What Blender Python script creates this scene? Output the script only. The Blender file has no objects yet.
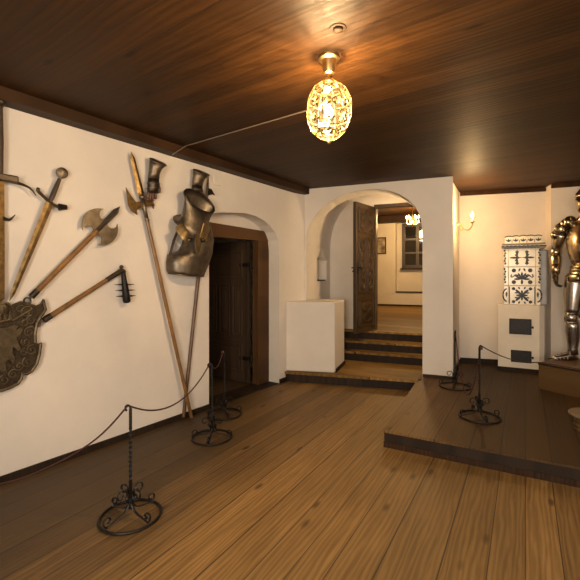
import bpy, bmesh, math, random
from mathutils import Vector, Matrix, Quaternion
random.seed(7)
PI = math.pi
SC = bpy.context.scene
COL = SC.collection

# ---------------------------------------------------------------- camera
H = 1.45                                   # eye height
TH = math.atan(.7125)                      # camera is turned left of the +Y wall direction
FW = Vector((-math.sin(TH), math.cos(TH)))
RT = Vector((math.cos(TH), math.sin(TH)))
cam_d = bpy.data.cameras.new('camera'); cam = bpy.data.objects.new('camera', cam_d); COL.objects.link(cam)
cam.location = (0, 0, H); cam.rotation_euler = (PI/2, 0, TH)
cam_d.sensor_width = 36; cam_d.lens = 400/580*36; cam_d.shift_y = -13/580
cam_d.clip_start = .02
SC.camera = cam
# ---------------------------------------------------------------- world, light, exposure
w = bpy.data.worlds.new('world'); SC.world = w; w.use_nodes = True
bg = w.node_tree.nodes['Background']; bg.inputs[0].default_value = (.80, .88, 1, 1); bg.inputs[1].default_value = .6
def lamp(name, kind, loc, power, color, size=.05, rot=(0, 0, 0), sy=None):
    d = bpy.data.lights.new(name, kind); o = bpy.data.objects.new(name, d); COL.objects.link(o)
    o.location = loc; o.rotation_euler = rot; d.energy = power; d.color = color
    if kind == 'AREA':
        d.shape = 'RECTANGLE'; d.size = size; d.size_y = sy or size
    else:
        d.shadow_soft_size = size
    return o
# added fill lights, placed in two invented windows behind and right of the viewer
lamp('fill_light', 'AREA', (.1, -1.52, 1.55), 150, (1, .88, .72), 1.5, (PI/2, 0, 0), 1.3)
lamp('fill_light', 'AREA', (1.82, .9, 1.75), 26, (.97, .97, 1), 1.5, (PI/2, 0, PI/2), 1.3)
SC.view_settings.view_transform = 'Standard'; SC.view_settings.look = 'None'
SC.view_settings.exposure = 0.0; SC.view_settings.gamma = 1; SC.view_settings.use_curve_mapping = False
WARM = (1, .70, .40)

# ---------------------------------------------------------------- helpers
def at(u, v, z):
    d = 400*(H-z)/(v-277); l = d*(u-290)/400
    p = d*FW+l*RT
    return Vector((p.x, p.y, z))
def depth(u, v, d):
    p = d*FW+d*(u-290)/400*RT
    return Vector((p.x, p.y, H-(v-277)*d/400))
XW = -3.28
def wl(u, v, off=.03):                     # a point on the left wall, off metres in front of it
    k = FW+(u-290)/400*RT
    d = (XW+off)/k.x
    return Vector((XW+off, d*k.y, H-(v-277)*d/400))
A = math.atan(.2355)
EV = Vector((math.cos(A), math.sin(A), 0)); NV = Vector((-math.sin(A), math.cos(A), 0)); O3 = Vector((-3.28, 4.893, 0))
def E(s, t, z=0): return O3+EV*s+NV*t+Vector((0, 0, z))
EM = Matrix.Translation(O3) @ Matrix.Rotation(A, 4, 'Z')
PL, CE, Z2 = .1405, 2.737, .562

def bm_new(): return bmesh.new()
def box(bm, lo, hi, M=None, bev=0):
    r = bmesh.ops.create_cube(bm, size=1)
    lo, hi = Vector(lo), Vector(hi)
    T = Matrix.Translation((lo+hi)/2) @ Matrix.Diagonal((*(hi-lo), 1))
    if M is not None: T = M @ T
    bmesh.ops.transform(bm, matrix=T, verts=r['verts'])
    if bev:
        es = list({e for v in r['verts'] for e in v.link_edges})
        bmesh.ops.bevel(bm, geom=es, offset=bev, segments=2, profile=.5, affect='EDGES')
    return bm
def prism(bm, pts, vec):
    """closed outline of 3D points pushed along vec"""
    vec = Vector(vec)
    a = [bm.verts.new(p) for p in pts]; b = [bm.verts.new(Vector(p)+vec) for p in pts]
    n = len(a)
    fs = [bm.faces.new(a), bm.faces.new(list(reversed(b)))]
    for i in range(n):
        fs.append(bm.faces.new((a[(i+1) % n], a[i], b[i], b[(i+1) % n])))
    bmesh.ops.recalc_face_normals(bm, faces=fs)
    return bm
def loft(bm, rings, caps=True, closed=True):
    vs = [[bm.verts.new(p) for p in r] for r in rings]
    fs = []
    for a, b in zip(vs, vs[1:]):
        n = len(a)
        for i in range(n if closed else n-1):
            j = (i+1) % n
            fs.append(bm.faces.new((a[i], a[j], b[j], b[i])))
    if caps and closed:
        fs.append(bm.faces.new(list(reversed(vs[0])))); fs.append(bm.faces.new(vs[-1]))
    bmesh.ops.recalc_face_normals(bm, faces=fs)
    return bm
def tube(bm, pts, r, n=8, caps=True, flat=1, up=None):
    """swept tube; r is a number, a list, or a list of (rx, ry)"""
    pts = [Vector(p) for p in pts]; N = len(pts)
    rs = r if isinstance(r, (list, tuple)) else [r]*N
    rings = []; nrm = None
    for i, p in enumerate(pts):
        t = (pts[min(i+1, N-1)]-pts[max(i-1, 0)])
        t = t.normalized() if t.length > 1e-9 else Vector((0, 0, 1))
        if up is not None: nrm = Vector(up)-t*t.dot(Vector(up))
        elif nrm is None: nrm = t.orthogonal()
        else: nrm = nrm-t*t.dot(nrm)
        if nrm.length < 1e-6: nrm = t.orthogonal()
        nrm = nrm.normalized(); bn = t.cross(nrm)
        rx, ry = rs[i] if isinstance(rs[i], (tuple, list)) else (rs[i], rs[i]*flat)
        rings.append([p+nrm*rx*math.cos(2*PI*k/n)+bn*ry*math.sin(2*PI*k/n) for k in range(n)])
    return loft(bm, rings, caps)
def lathe(bm, prof, n=24, M=None, caps=True):
    rings = []
    for r, z in prof:
        rings.append([(M @ Vector((r*math.cos(2*PI*k/n), r*math.sin(2*PI*k/n), z))) if M is not None else
                      Vector((r*math.cos(2*PI*k/n), r*math.sin(2*PI*k/n), z)) for k in range(n)])
    return loft(bm, rings, caps)
def ball(bm, c, r, n=12, s=(1, 1, 1)):
    q = bmesh.ops.create_uvsphere(bm, u_segments=n, v_segments=max(6, n*2//3), radius=r)
    bmesh.ops.transform(bm, matrix=Matrix.Translation(c) @ Matrix.Diagonal((*s, 1)), verts=q['verts'])
    return bm
def blade(bm, pts, ws, t, side):
    """diamond-section blade: centre line, half widths, half thickness; side = width direction"""
    pts = [Vector(p) for p in pts]; rings = []
    ax = (pts[-1]-pts[0]).normalized(); side = Vector(side); side = (side-ax*ax.dot(side)).normalized(); nn = ax.cross(side)
    for p, w_ in zip(pts, ws):
        tt = t*min(1, max(w_/max(ws), .15))
        rings.append([p+side*w_, p+nn*tt, p-side*w_, p-nn*tt])
    return loft(bm, rings)
def obj(name, bm, m=None, parent=None, smooth=False, world=True, solid=0, sub=0, auto=None):
    me = bpy.data.meshes.new(name); bm.normal_update(); bm.to_mesh(me); bm.free()
    if m is not None: me.materials.append(m)
    if smooth or auto is not None:
        me.polygons.foreach_set('use_smooth', [True]*len(me.polygons))
        if auto is not None: me.set_sharp_from_angle(angle=auto)
    o = bpy.data.objects.new(name, me); COL.objects.link(o)
    if parent is not None:
        o.parent = parent
        if world: o.matrix_parent_inverse = wm(parent).inverted()
    if solid:
        md = o.modifiers.new('solid', 'SOLIDIFY'); md.thickness = solid; md.offset = 0
    if sub:
        md = o.modifiers.new('sub', 'SUBSURF'); md.levels = md.render_levels = sub
    return o
def wm(o):
    M = Matrix.LocRotScale(o.location, o.rotation_euler, o.scale)
    if o.parent is not None: M = wm(o.parent) @ o.matrix_parent_inverse @ M
    return M
def thing(name, label, cat, loc=(0, 0, 0), rz=0, group=None):
    o = bpy.data.objects.new(name, None); COL.objects.link(o); o.empty_display_size = .1
    o.location = loc; o.rotation_euler = (0, 0, rz)
    return tag(o, label, cat, group)
def tag(o, label, cat, group=None):
    o['label'] = label; o['category'] = cat
    if group: o['group'] = group
    return o
def struct(name, bm, m, parent=None, label=None, **k):
    o = obj(name, bm, m, parent, **k)
    if parent is None: o['kind'] = 'structure'
    if label: o['label'] = label; o['category'] = name.split('_')[0]
    return o
def cut(o, bm):
    """boolean-subtract bm from o and bake the result"""
    me = bpy.data.meshes.new('cutter'); bmesh.ops.recalc_face_normals(bm, faces=bm.faces[:]); bm.to_mesh(me); bm.free()
    c = bpy.data.objects.new('cutter', me); COL.objects.link(c)
    md = o.modifiers.new('b', 'BOOLEAN'); md.operation = 'DIFFERENCE'; md.solver = 'EXACT'; md.object = c
    dg = bpy.context.evaluated_depsgraph_get(); dg.update()
    new = bpy.data.meshes.new_from_object(o.evaluated_get(dg))
    old = o.data; o.modifiers.clear(); o.data = new; new.name = old.name
    bpy.data.objects.remove(c); bpy.data.meshes.remove(me)
def dup(root, loc, rz=None, label=None, group=None):
    def cp(o, par):
        c = o.copy(); COL.objects.link(c)
        if par is not None: c.parent = par
        for ch in [x for x in kids.get(o.name, [])]: cp(ch, c)
        return c
    kids = {}
    for x in list(COL.objects):
        if x.parent is not None: kids.setdefault(x.parent.name, []).append(x)
    r = cp(root, None); r.location = loc
    if rz is not None: r.rotation_euler = (0, 0, rz)
    if label: r['label'] = label
    if group: r['group'] = group
    return r
def arc(c, r, a0, a1, n, ex, ez):
    c, ex, ez = Vector(c), Vector(ex), Vector(ez)
    return [c+ex*r*math.cos(a0+(a1-a0)*k/n)+ez*r*math.sin(a0+(a1-a0)*k/n) for k in range(n+1)]
def spiral(c, r0, r1, a0, a1, n, ex, ez):
    c, ex, ez = Vector(c), Vector(ex), Vector(ez); out = []
    for k in range(n+1):
        f = k/n; r = r0+(r1-r0)*f; a = a0+(a1-a0)*f
        out.append(c+ex*r*math.cos(a)+ez*r*math.sin(a))
    return out
def sag(p, q, dip, n=24):
    p, q = Vector(p), Vector(q)
    return [p.lerp(q, k/n)-Vector((0, 0, dip*4*(k/n)*(1-k/n))) for k in range(n+1)]
def smooth_path(pts, n=6):
    pts = [Vector(p) for p in pts]; out = []
    for i in range(len(pts)-1):
        p0, p1, p2, p3 = pts[max(i-1, 0)], pts[i], pts[i+1], pts[min(i+2, len(pts)-1)]
        for k in range(n):
            t = k/n
            out.append(.5*((2*p1)+(-p0+p2)*t+(2*p0-5*p1+4*p2-p3)*t*t+(-p0+3*p1-3*p2+p3)*t**3))
    out.append(pts[-1]); return out

# ---------------------------------------------------------------- materials
class NT:
    def __init__(s, name):
        s.m = bpy.data.materials.new(name); s.m.use_nodes = True; s.t = s.m.node_tree
        s.b = s.t.nodes['Principled BSDF']
    def n(s, kind, **k):
        x = s.t.nodes.new(kind)
        for a_, v in k.items(): setattr(x, a_, v)
        return x
    def l(s, a, b): s.t.links.new(a, b)
    def val(s, x, sock):
        if isinstance(x, bpy.types.NodeSocket): s.l(x, sock)
        else: sock.default_value = x
    def math(s, op, a, b=0.0, c=None):
        x = s.n('ShaderNodeMath', operation=op); s.val(a, x.inputs[0]); s.val(b, x.inputs[1])
        if c is not None: s.val(c, x.inputs[2])
        return x.outputs[0]
    def mix(s, f, a, b, mode='MIX'):
        x = s.n('ShaderNodeMix', data_type='RGBA', blend_type=mode)
        s.val(f, x.inputs[0]); s.val(a, x.inputs[6]); s.val(b, x.inputs[7]); return x.outputs[2]
    def ramp(s, f, stops):
        x = s.n('ShaderNodeValToRGB'); s.val(f, x.inputs[0]); e = x.color_ramp.elements
        while len(e) < len(stops): e.new(.5)
        for q, (p, c) in zip(e, stops): q.position = p; q.color = (*c, 1) if len(c) == 3 else c
        return x.outputs[0]
    def noise(s, vec, scale, detail=4, rough=.55, dist=0):
        x = s.n('ShaderNodeTexNoise'); s.val(vec, x.inputs['Vector']); x.inputs['Scale'].default_value = scale
        x.inputs['Detail'].default_value = detail; x.inputs['Roughness'].default_value = rough; x.inputs['Distortion'].default_value = dist
        return x.outputs[0]
    def xyz(s, x, y, z):
        c = s.n('ShaderNodeCombineXYZ'); s.val(x, c.inputs[0]); s.val(y, c.inputs[1]); s.val(z, c.inputs[2]); return c.outputs[0]
    def coords(s, rot=(0, 0, 0)):
        t = s.n('ShaderNodeTexCoord'); mp = s.n('ShaderNodeMapping'); s.l(t.outputs['Object'], mp.inputs[0]); mp.inputs['Rotation'].default_value = rot
        return mp.outputs[0]
    def sep(s, v):
        x = s.n('ShaderNodeSeparateXYZ'); s.l(v, x.inputs[0]); return x.outputs
    def bump(s, h, strength=.3, dist=.01):
        x = s.n('ShaderNodeBump'); x.inputs['Strength'].default_value = strength; x.inputs['Distance'].default_value = dist
        s.l(h, x.inputs['Height']); s.l(x.outputs[0], s.b.inputs['Normal'])
def plain(name, c, rough=.6, metal=0, var=.25, scale=12, bump=.15, spec=None, bdist=.004):
    t = NT(name); v = t.coords(); f = t.noise(v, scale, 5, .6)
    dark = tuple(x*(1-var) for x in c); lite = tuple(min(1, x*(1+var)) for x in c)
    t.l(t.ramp(f, [(.3, dark), (.7, lite)]), t.b.inputs['Base Color'])
    t.b.inputs['Roughness'].default_value = rough; t.b.inputs['Metallic'].default_value = metal
    if spec is not None: t.b.inputs['Specular IOR Level'].default_value = spec
    if bump: t.bump(t.noise(v, scale*4, 4), bump, bdist)
    return t.m
def planks(name, rot, wid, lo, mid, hi, rough=.45, gscale=1., wear=None, seam=.45, spec=.5, knots=True, bump=.25, axis='z'):
    """boards running along local Y after rotating the object's coordinates"""
    t = NT(name); v = t.coords(rot); X, Y, Z = t.sep(v)
    g = t.math('ADD', t.math('DIVIDE', X, wid), t.math('MULTIPLY', t.math('SINE', t.math('MULTIPLY', X, 6.3)), .22))
    idx = t.math('FLOOR', g); fr = t.math('FRACT', g)
    wn = t.n('ShaderNodeTexWhiteNoise', noise_dimensions='1D'); t.l(idx, wn.inputs['W']); rnd = wn.outputs[0]
    gv = t.xyz(t.math('MULTIPLY', X, 20*gscale), t.math('ADD', t.math('MULTIPLY', Y, .9*gscale), t.math('MULTIPLY', rnd, 31)), t.math('MULTIPLY', idx, 3.7))
    n1 = t.noise(gv, 1.3, 7, .66, .9)
    wv = t.n('ShaderNodeTexWave', wave_type='BANDS', bands_direction='X', wave_profile='SIN')
    t.l(t.xyz(X, t.math('ADD', t.math('MULTIPLY', Y, .10), t.math('MULTIPLY', rnd, 9)), t.math('MULTIPLY', idx, 1.3)), wv.inputs[0])
    wv.inputs['Scale'].default_value = 11*gscale; wv.inputs['Distortion'].default_value = 8; wv.inputs['Detail'].default_value = 2
    wv.inputs['Detail Scale'].default_value = 1.6; wv.inputs['Detail Roughness'].default_value = .5
    gr = t.math('ADD', t.math('MULTIPLY', n1, .78), t.math('MULTIPLY', wv.outputs[1], .22))
    c = t.ramp(gr, [(.22, lo), (.5, mid), (.82, hi)])
    tone = t.math('ADD', .72, t.math('MULTIPLY', rnd, .5))
    c = t.mix(1., c, t.xyz(tone, tone, tone), 'MULTIPLY')
    if knots:
        vo = t.n('ShaderNodeTexVoronoi'); vo.inputs['Scale'].default_value = 1
        t.l(t.xyz(t.math('MULTIPLY', X, 5.2), t.math('MULTIPLY', Y, 1.9), t.math('MULTIPLY', idx, 2.1)), vo.inputs[0])
        k = t.ramp(vo.outputs['Distance'], [(.05, (1, 1, 1)), (.13, (0, 0, 0))])
        c = t.mix(t.math('MULTIPLY', k, .75), c, (lo[0]*.35, lo[1]*.35, lo[2]*.35, 1))
    if wear is not None: c = wear(t, c, X, Y)
    sm = t.math('LESS_THAN', t.math('MINIMUM', fr, t.math('SUBTRACT', 1, fr)), .011/wid*.25)
    c = t.mix(t.math('MULTIPLY', sm, seam*2), c, (.012, .008, .005, 1))
    t.l(c, t.b.inputs['Base Color'])
    r = t.math('ADD', rough-.12, t.math('MULTIPLY', gr, .28)); t.l(r, t.b.inputs['Roughness'])
    t.b.inputs['Specular IOR Level'].default_value = spec
    t.bump(t.math('SUBTRACT', gr, t.math('MULTIPLY', sm, 1.5)), bump, .006)
    return t.m
def plaster(name, c, stain=.12):
    t = NT(name); v = t.coords(); f = t.noise(v, 1.3, 6, .6); f2 = t.noise(v, 9, 6, .6)
    col = t.ramp(f, [(.3, tuple(x*(1-stain) for x in c)), (.65, c)])
    t.l(col, t.b.inputs['Base Color']); t.b.inputs['Roughness'].default_value = .85
    t.b.inputs['Specular IOR Level'].default_value = .2
    t.bump(t.math('ADD', t.math('MULTIPLY', f, 2.2), t.math('MULTIPLY', f2, .35)), .35, .012)
    return t.m
def emit(name, c, s):
    t = NT(name); t.b.inputs['Base Color'].default_value = (*c, 1)
    t.b.inputs['Emission Color'].default_value = (*c, 1); t.b.inputs['Emission Strength'].default_value = s
    return t.m
def glass(name, tint, gl=.14, tr=0):
    t = NT(name); o = t.t.nodes['Material Output']; t.t.nodes.remove(t.b)
    a = t.n('ShaderNodeBsdfTransparent'); a.inputs[0].default_value = (*tint, 1)
    b = t.n('ShaderNodeBsdfGlossy'); b.inputs['Roughness'].default_value = .05; b.inputs[0].default_value = (1, .95, .85, 1)
    x = t.n('ShaderNodeMixShader'); x.inputs[0].default_value = gl
    src = a.outputs[0]
    if tr:
        q = t.n('ShaderNodeBsdfTranslucent'); q.inputs[0].default_value = (.95, .80, .45, 1); y = t.n('ShaderNodeMixShader'); y.inputs[0].default_value = tr
        t.l(a.outputs[0], y.inputs[1]); t.l(q.outputs[0], y.inputs[2]); src = y.outputs[0]
    t.l(src, x.inputs[1]); t.l(b.outputs[0], x.inputs[2]); t.l(x.outputs[0], o.inputs[0]); return t.m

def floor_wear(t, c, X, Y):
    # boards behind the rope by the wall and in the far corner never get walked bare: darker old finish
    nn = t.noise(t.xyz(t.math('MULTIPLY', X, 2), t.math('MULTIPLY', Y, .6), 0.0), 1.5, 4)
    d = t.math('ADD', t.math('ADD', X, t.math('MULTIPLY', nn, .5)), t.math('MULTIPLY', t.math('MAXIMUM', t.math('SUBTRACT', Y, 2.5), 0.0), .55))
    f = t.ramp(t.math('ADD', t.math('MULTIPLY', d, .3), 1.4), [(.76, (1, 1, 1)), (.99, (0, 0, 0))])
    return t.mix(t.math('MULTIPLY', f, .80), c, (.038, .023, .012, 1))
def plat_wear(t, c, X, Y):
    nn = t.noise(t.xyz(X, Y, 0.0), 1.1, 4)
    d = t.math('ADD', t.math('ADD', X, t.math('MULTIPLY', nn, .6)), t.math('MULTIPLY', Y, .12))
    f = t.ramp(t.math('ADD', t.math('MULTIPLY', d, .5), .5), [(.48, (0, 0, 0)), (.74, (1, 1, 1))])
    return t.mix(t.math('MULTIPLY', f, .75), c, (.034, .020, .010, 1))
BROT = (0, 0, math.radians(-5.0))
M = {}
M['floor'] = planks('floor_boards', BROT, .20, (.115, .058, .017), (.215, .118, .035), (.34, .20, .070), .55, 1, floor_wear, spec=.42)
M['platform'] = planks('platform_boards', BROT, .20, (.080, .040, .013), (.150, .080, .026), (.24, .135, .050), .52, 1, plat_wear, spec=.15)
M['step'] = planks('step_boards', (0, 0, PI/2), .40, (.12, .062, .018), (.22, .122, .036), (.34, .205, .065), .55, 1, spec=.12)
M['ceiling'] = planks('ceiling_boards', (0, 0, PI/2), .17, (.025, .0100, .0024), (.038, .0155, .0036), (.064, .0268, .0062), .5, .6, spec=.16, bump=.5, seam=.3)
M['dark_wood'] = planks('dark_wood', (PI/2, 0, 0), .14, (.022, .011, .006), (.038, .020, .010), (.065, .034, .016), .45, 1, spec=.4, knots=False)
M['beam'] = planks('beam_wood', (0, 0, 0), .3, (.020, .010, .005), (.036, .017, .0075), (.062, .030, .013), .5, 1, spec=.15, knots=False)
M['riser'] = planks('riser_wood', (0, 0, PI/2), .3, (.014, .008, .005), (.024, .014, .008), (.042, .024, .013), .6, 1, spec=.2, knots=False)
M['frame'] = planks('frame_wood', (PI/2, 0, 0), .2, (.040, .018, .006), (.070, .032, .011), (.115, .055, .02), .5, 1, knots=False, spec=.2)
M['door'] = planks('door_wood', (PI/2, 0, 0), .3, (.030, .017, .010), (.050, .029, .017), (.080, .047, .027), .4, 1, knots=False)
M['door2'] = planks('carved_door_wood', (PI/2, 0, 0), .3, (.022, .012, .005), (.045, .024, .009), (.080, .045, .017), .4, 1, knots=False)
M['plinth'] = planks('plinth_wood', (0, PI/2, PI/2), .33, (.075, .038, .012), (.125, .065, .021), (.19, .105, .036), .4, 1, knots=False)
M['wall'] = plaster('wall_plaster', (.76, .69, .61))
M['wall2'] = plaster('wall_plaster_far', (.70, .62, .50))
M['iron'] = plain('black_iron', (.018, .015, .013), .45, .6, .4, 30, .3)
M['steel'] = plain('armour_steel', (.42, .345, .235), .24, 1, .3, 9, .08)
M['leg_steel'] = plain('leg_steel', (.40, .37, .34), .27, 1, .22, 9, .08)
M['old_steel'] = plain('old_steel', (.20, .165, .125), .47, 1, .35, 14, .2)
M['dull_steel'] = plain('dull_steel', (.090, .074, .058), .45, 1, .35, 16, .25)
M['brass'] = plain('brass', (.66, .46, .18), .28, 1, .15, 20, .05)
M['old_brass'] = plain('old_brass', (.34, .25, .13), .4, 1, .3, 20, .1)
M['pale_brass'] = plain('pale_brass', (.30, .20, .07), .4, .8, .1, 20, .05)
M['gold_steel'] = plain('yellow_steel', (.22, .145, .062), .45, 1, .5, 25, .2)
M['mail'] = plain('dark_mail', (.075, .058, .038), .45, .7, .4, 60, .5)
M['leather'] = plain('dark_leather', (.050, .028, .017), .55, 0, .3, 30, .3)
M['glove'] = plain('brown_leather', (.10, .045, .028), .5, 0, .3, 30, .3)
M['shaft'] = plain('shaft_wood', (.20, .098, .030), .38, 0, .45, 7, .1)
M['shaft_dark'] = plain('dark_shaft_wood', (.105, .052, .022), .42, 0, .4, 7, .1)
M['shield'] = plain('shield_bronze', (.050, .034, .018), .5, .6, .5, 22, .5, bdist=.01)
M['shield_hi'] = plain('shield_bronze_relief', (.105, .075, .040), .45, .6, .4, 26, .4)
M['rope'] = plain('rope_cord', (.060, .018, .014), .7, 0, .3, 60, .2)
M['cable'] = plain('cable_sheath', (.16, .12, .09), .5, 0, .1, 20, 0)
M['white'] = plain('white_plastic', (.72, .66, .58), .45, 0, .04, 8, 0)
M['stove_white'] = plain('stove_whitewash', (.78, .70, .58), .7, 0, .05, 6, .15)
M['tile'] = plain('cream_glaze', (.74, .66, .50), .22, 0, .10, 10, .06)
M['tile_shade'] = plain('shaded_glaze', (.36, .34, .33), .35, 0, .15, 8, .06)  # grey puts the shade of the tower's side into the glaze colour
M['tile_blue'] = plain('dark_blue_glaze', (.022, .024, .032), .5, 0, .4, 30, .05)
M['tile_green'] = plain('green_glaze', (.035, .040, .032), .5, 0, .4, 30, .05)
M['wax'] = plain('candle_sleeve', (.75, .62, .40), .5, 0, .05, 8, 0)
M['glass'] = glass('window_glass', (1, .98, .95), .06)
M['lglass'] = glass('lantern_glass', (1, .95, .80), .08, .006)
M['bulb'] = emit('bulb_glow', (1, .84, .58), 40)
M['bulb2'] = emit('candle_bulb_glow', (1, .72, .38), 18)
M['pane'] = plain('dark_window_glass', (.020, .018, .016), .06, 0, .1, 3, 0, spec=.9)
M['keg'] = planks('stand_wood', (PI/2, 0, 0), .2, (.07, .038, .016), (.14, .078, .030), (.22, .13, .055), .4, 1, knots=False)
M['keg_top'] = planks('stand_top_wood', (0, 0, .4), .2, (.16, .105, .055), (.24, .165, .09), (.33, .23, .13), .35, 1, knots=False)
M['photo'] = NT('old_picture').m
t = NT('old_picture_print'); v = t.coords(); f = t.noise(v, 5, 3)
t.l(t.ramp(f, [(.35, (.10, .07, .04)), (.5, (.30, .23, .14)), (.7, (.55, .46, .30))]), t.b.inputs['Base Color']); M['photo'] = t.m

# ================================================================ SETTING
XR, YB = 1.85, -1.55
P_AL, P_AR = Vector((-1.426, 6.462, 0)), Vector((-.33, 6.835, 0))     # alcove rear wall
COLF = E(2.066, 0); COLB = Vector((-1.44, 6.50, 0))
PIER_L, PIER_R = Vector((-.272, 6.64, 0)), Vector((XR, 7.14, 0))

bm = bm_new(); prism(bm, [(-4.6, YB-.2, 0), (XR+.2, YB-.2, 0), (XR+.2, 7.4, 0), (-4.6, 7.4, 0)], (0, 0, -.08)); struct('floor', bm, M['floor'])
# ceiling over the main room and the alcove
c_out = [(XW-.28, YB-.2), (XR+.2, YB-.2), (XR+.2, 7.35), tuple(COLB.xy+Vector((-.02, .9))), tuple(COLB.xy+Vector((-.13, 0))), tuple(E(1.94, .2).xy), tuple(E(-.3, .2).xy)]
bm = bm_new(); prism(bm, [(x, y, CE) for x, y in c_out], (0, 0, .12)); struct('ceiling', bm, M['ceiling'])

# left wall with the arched doorway recess
op = [wl(209, 408, 0), wl(209, 214, 0), wl(222, 212.3, 0), wl(245, 213, 0), wl(256, 216, 0), wl(264, 220.5, 0), wl(270, 225.5, 0), wl(275, 232, 0), wl(278, 240, 0), wl(279, 250, 0), wl(279, 378, 0)]
op[0].z = -.1; op[-1].z = -.1
o_y0, o_y1 = op[0].y, op[-1].y
pts = [Vector((XW, YB-.2, -.02))]+[Vector((XW, p.y, max(p.z, -.02))) for p in op]+[Vector((XW, 5.25, -.02)), Vector((XW, 5.25, CE+.05)), Vector((XW, YB-.2, CE+.05))]
bm = bm_new(); prism(bm, pts, (-.20, 0, 0)); struct('wall_left', bm, M['wall'])
# outer wall layer around the door frame (behind the plaster reveal)
fy0, fy1, fz = o_y0-.42, wl(257.7, 379, -.2).y, wl(257.7, 238, -.2).z-.02
pts = [(XW-.205, o_y0-.9, -.02), (XW-.205, fy0, -.02), (XW-.205, fy0, fz), (XW-.205, fy1, fz), (XW-.205, fy1, -.02), (XW-.205, 5.4, -.02), (XW-.205, 5.4, 2.5), (XW-.205, o_y0-.9, 2.5)]
bm = bm_new(); prism(bm, pts, (-.08, 0, 0)); struct('wall_left_reveal', bm, M['wall'])
# little dark room behind the left doorway
bm = bm_new(); box(bm, (-5.0, 2.05, 0), (-4.94, 4.9, 2.5)); struct('wall_side_room', bm, M['wall2'])
bm = bm_new(); box(bm, (-4.94, 4.86, 0), (XW-.285, 4.92, 2.5)); struct('wall_side_room_end', bm, M['wall2'])
bm = bm_new(); box(bm, (-4.94, 2.05, 0), (XW-.285, 2.11, 2.5)); struct('wall_side_room_near', bm, M['wall2'])
bm = bm_new(); box(bm, (-5.0, 2.05, 2.5), (XW-.285, 4.92, 2.56)); struct('ceiling_side_room', bm, M['beam'])
bm = bm_new(); box(bm, (-5.0, 2.05, -.08), (-4.6, 4.92, 0)); struct('floor_side_room', bm, M['floor'])

# rear wall with the big arch
arch = [(.08, -.02), (.08, 1.95), (.085, 2.07), (.105, 2.17), (.15, 2.26), (.22, 2.36), (.32, 2.45), (.45, 2.54), (.6, 2.605), (.78, 2.645), (.95, 2.66), (1.10, 2.655), (1.25, 2.625), (1.40, 2.56), (1.52, 2.475), (1.61, 2.375), (1.66, 2.27), (1.685, 2.15), (1.696, 2.0), (1.696, -.02)]
TW = .36
pts = [E(-.25, 0, -.02)]+[E(s, 0, z) for s, z in arch]+[E(2.066, 0, -.02), E(2.066, 0, CE+.05), E(-.25, 0, CE+.05)]
bm = bm_new(); prism(bm, pts, NV*TW); wb = struct('wall_back', bm, M['wall'])
es = [e for e in wb.data.edges]
bm = bm_new(); prism(bm, [Vector((XW-.02, 4.60, 0)), Vector((XW, 4.60, 0)), Vector((XW+.005, 4.70, 0)), Vector((XW+.02, 4.80, 0)), Vector((XW+.045, 4.87, 0)), E(.05, -.001), E(.06, .05), Vector((XW-.02, 5.0, 0))], (0, 0, CE+.02)); struct('wall_corner', bm, M['wall'], auto=1.0)
# side of the column that runs back into the alcove
bm = bm_new(); prism(bm, [E(1.80, TW-.001), E(2.066, TW-.001), E(2.066, TW-.001), COLB+Vector((0, 0, 0)), COLB+Vector((-.26, 0, 0))][:2]+[COLB, COLB-EV*.27], (0, 0, CE+.05)); struct('wall_column', bm, M['wall'])
# alcove rear wall and the pier beyond the stove
d = (P_AR-P_AL).normalized(); nb = Vector((-d.y, d.x, 0))
q0, q1 = P_AL-d*.1, P_AR+d*.12
bm = bm_new(); prism(bm, [q0, q1, q1+nb*.15, q0+nb*.15], (0, 0, CE+.05)); struct('wall_alcove', bm, M['wall'])
d2 = (PIER_R-PIER_L).normalized(); nb2 = Vector((-d2.y, d2.x, 0))
pk = PIER_L+Vector((-.075, .19, 0))
bm = bm_new(); prism(bm, [PIER_L, PIER_R, PIER_R+nb2*.35, pk+nb2*.16, pk], (0, 0, CE+.05)); struct('wall_pier', bm, M['wall'])
# rear and right walls of the room (behind and beside the viewer), each with an added window for a fill light
bm = bm_new(); box(bm, (XR, YB-.2, 0), (XR+.2, 7.4, CE+.05)); wr = struct('wall_right', bm, M['wall'])
bm = bm_new(); box(bm, (XR-.1, .1, .9), (XR+.3, 1.7, 2.3)); cut(wr, bm)
bm = bm_new(); box(bm, (XW-.28, YB-.2, 0), (XR+.2, YB, CE+.05)); wr = struct('wall_rear', bm, M['wall'])
bm = bm_new(); box(bm, (-.7, YB-.3, .85), (.9, YB+.1, 2.25)); cut(wr, bm)
def window_frame(name, Mx, wd, ht):
    r = bpy.data.objects.new(name, None); COL.objects.link(r); r['kind'] = 'structure'; r.matrix_world = Mx
    r.location = Mx.translation; r.rotation_euler = Mx.to_euler()
    b = bm_new(); f = .06
    for lo, hi in (((-wd/2, -.03, 0), (-wd/2+f, .03, ht)), ((wd/2-f, -.03, 0), (wd/2, .03, ht)), ((-wd/2, -.03, 0), (wd/2, .03, f)), ((-wd/2, -.03, ht-f), (wd/2, .03, ht)), ((-.03, -.025, 0), (.03, .025, ht)), ((-wd/2, -.02, ht*.5-.02), (wd/2, .02, ht*.5+.02))):
        box(b, lo, hi)
    obj('window_frame', b, M['dark_wood'], r, world=False)
    b = bm_new(); box(b, (-wd/2+.02, -.004, .02), (wd/2-.02, .004, ht-.02)); obj('pane', b, M['glass'], r, world=False)
    return r
window_frame('window_added_rear', Matrix.Translation((.1, YB-.1, .85)), 1.6, 1.4)  # unseen window, added to house the rear fill light
window_frame('window_added_right', Matrix.Translation((XR+.1, .9, .9)) @ Matrix.Rotation(PI/2, 4, 'Z'), 1.6, 1.4)  # unseen window, added to house the right-hand fill light

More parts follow.
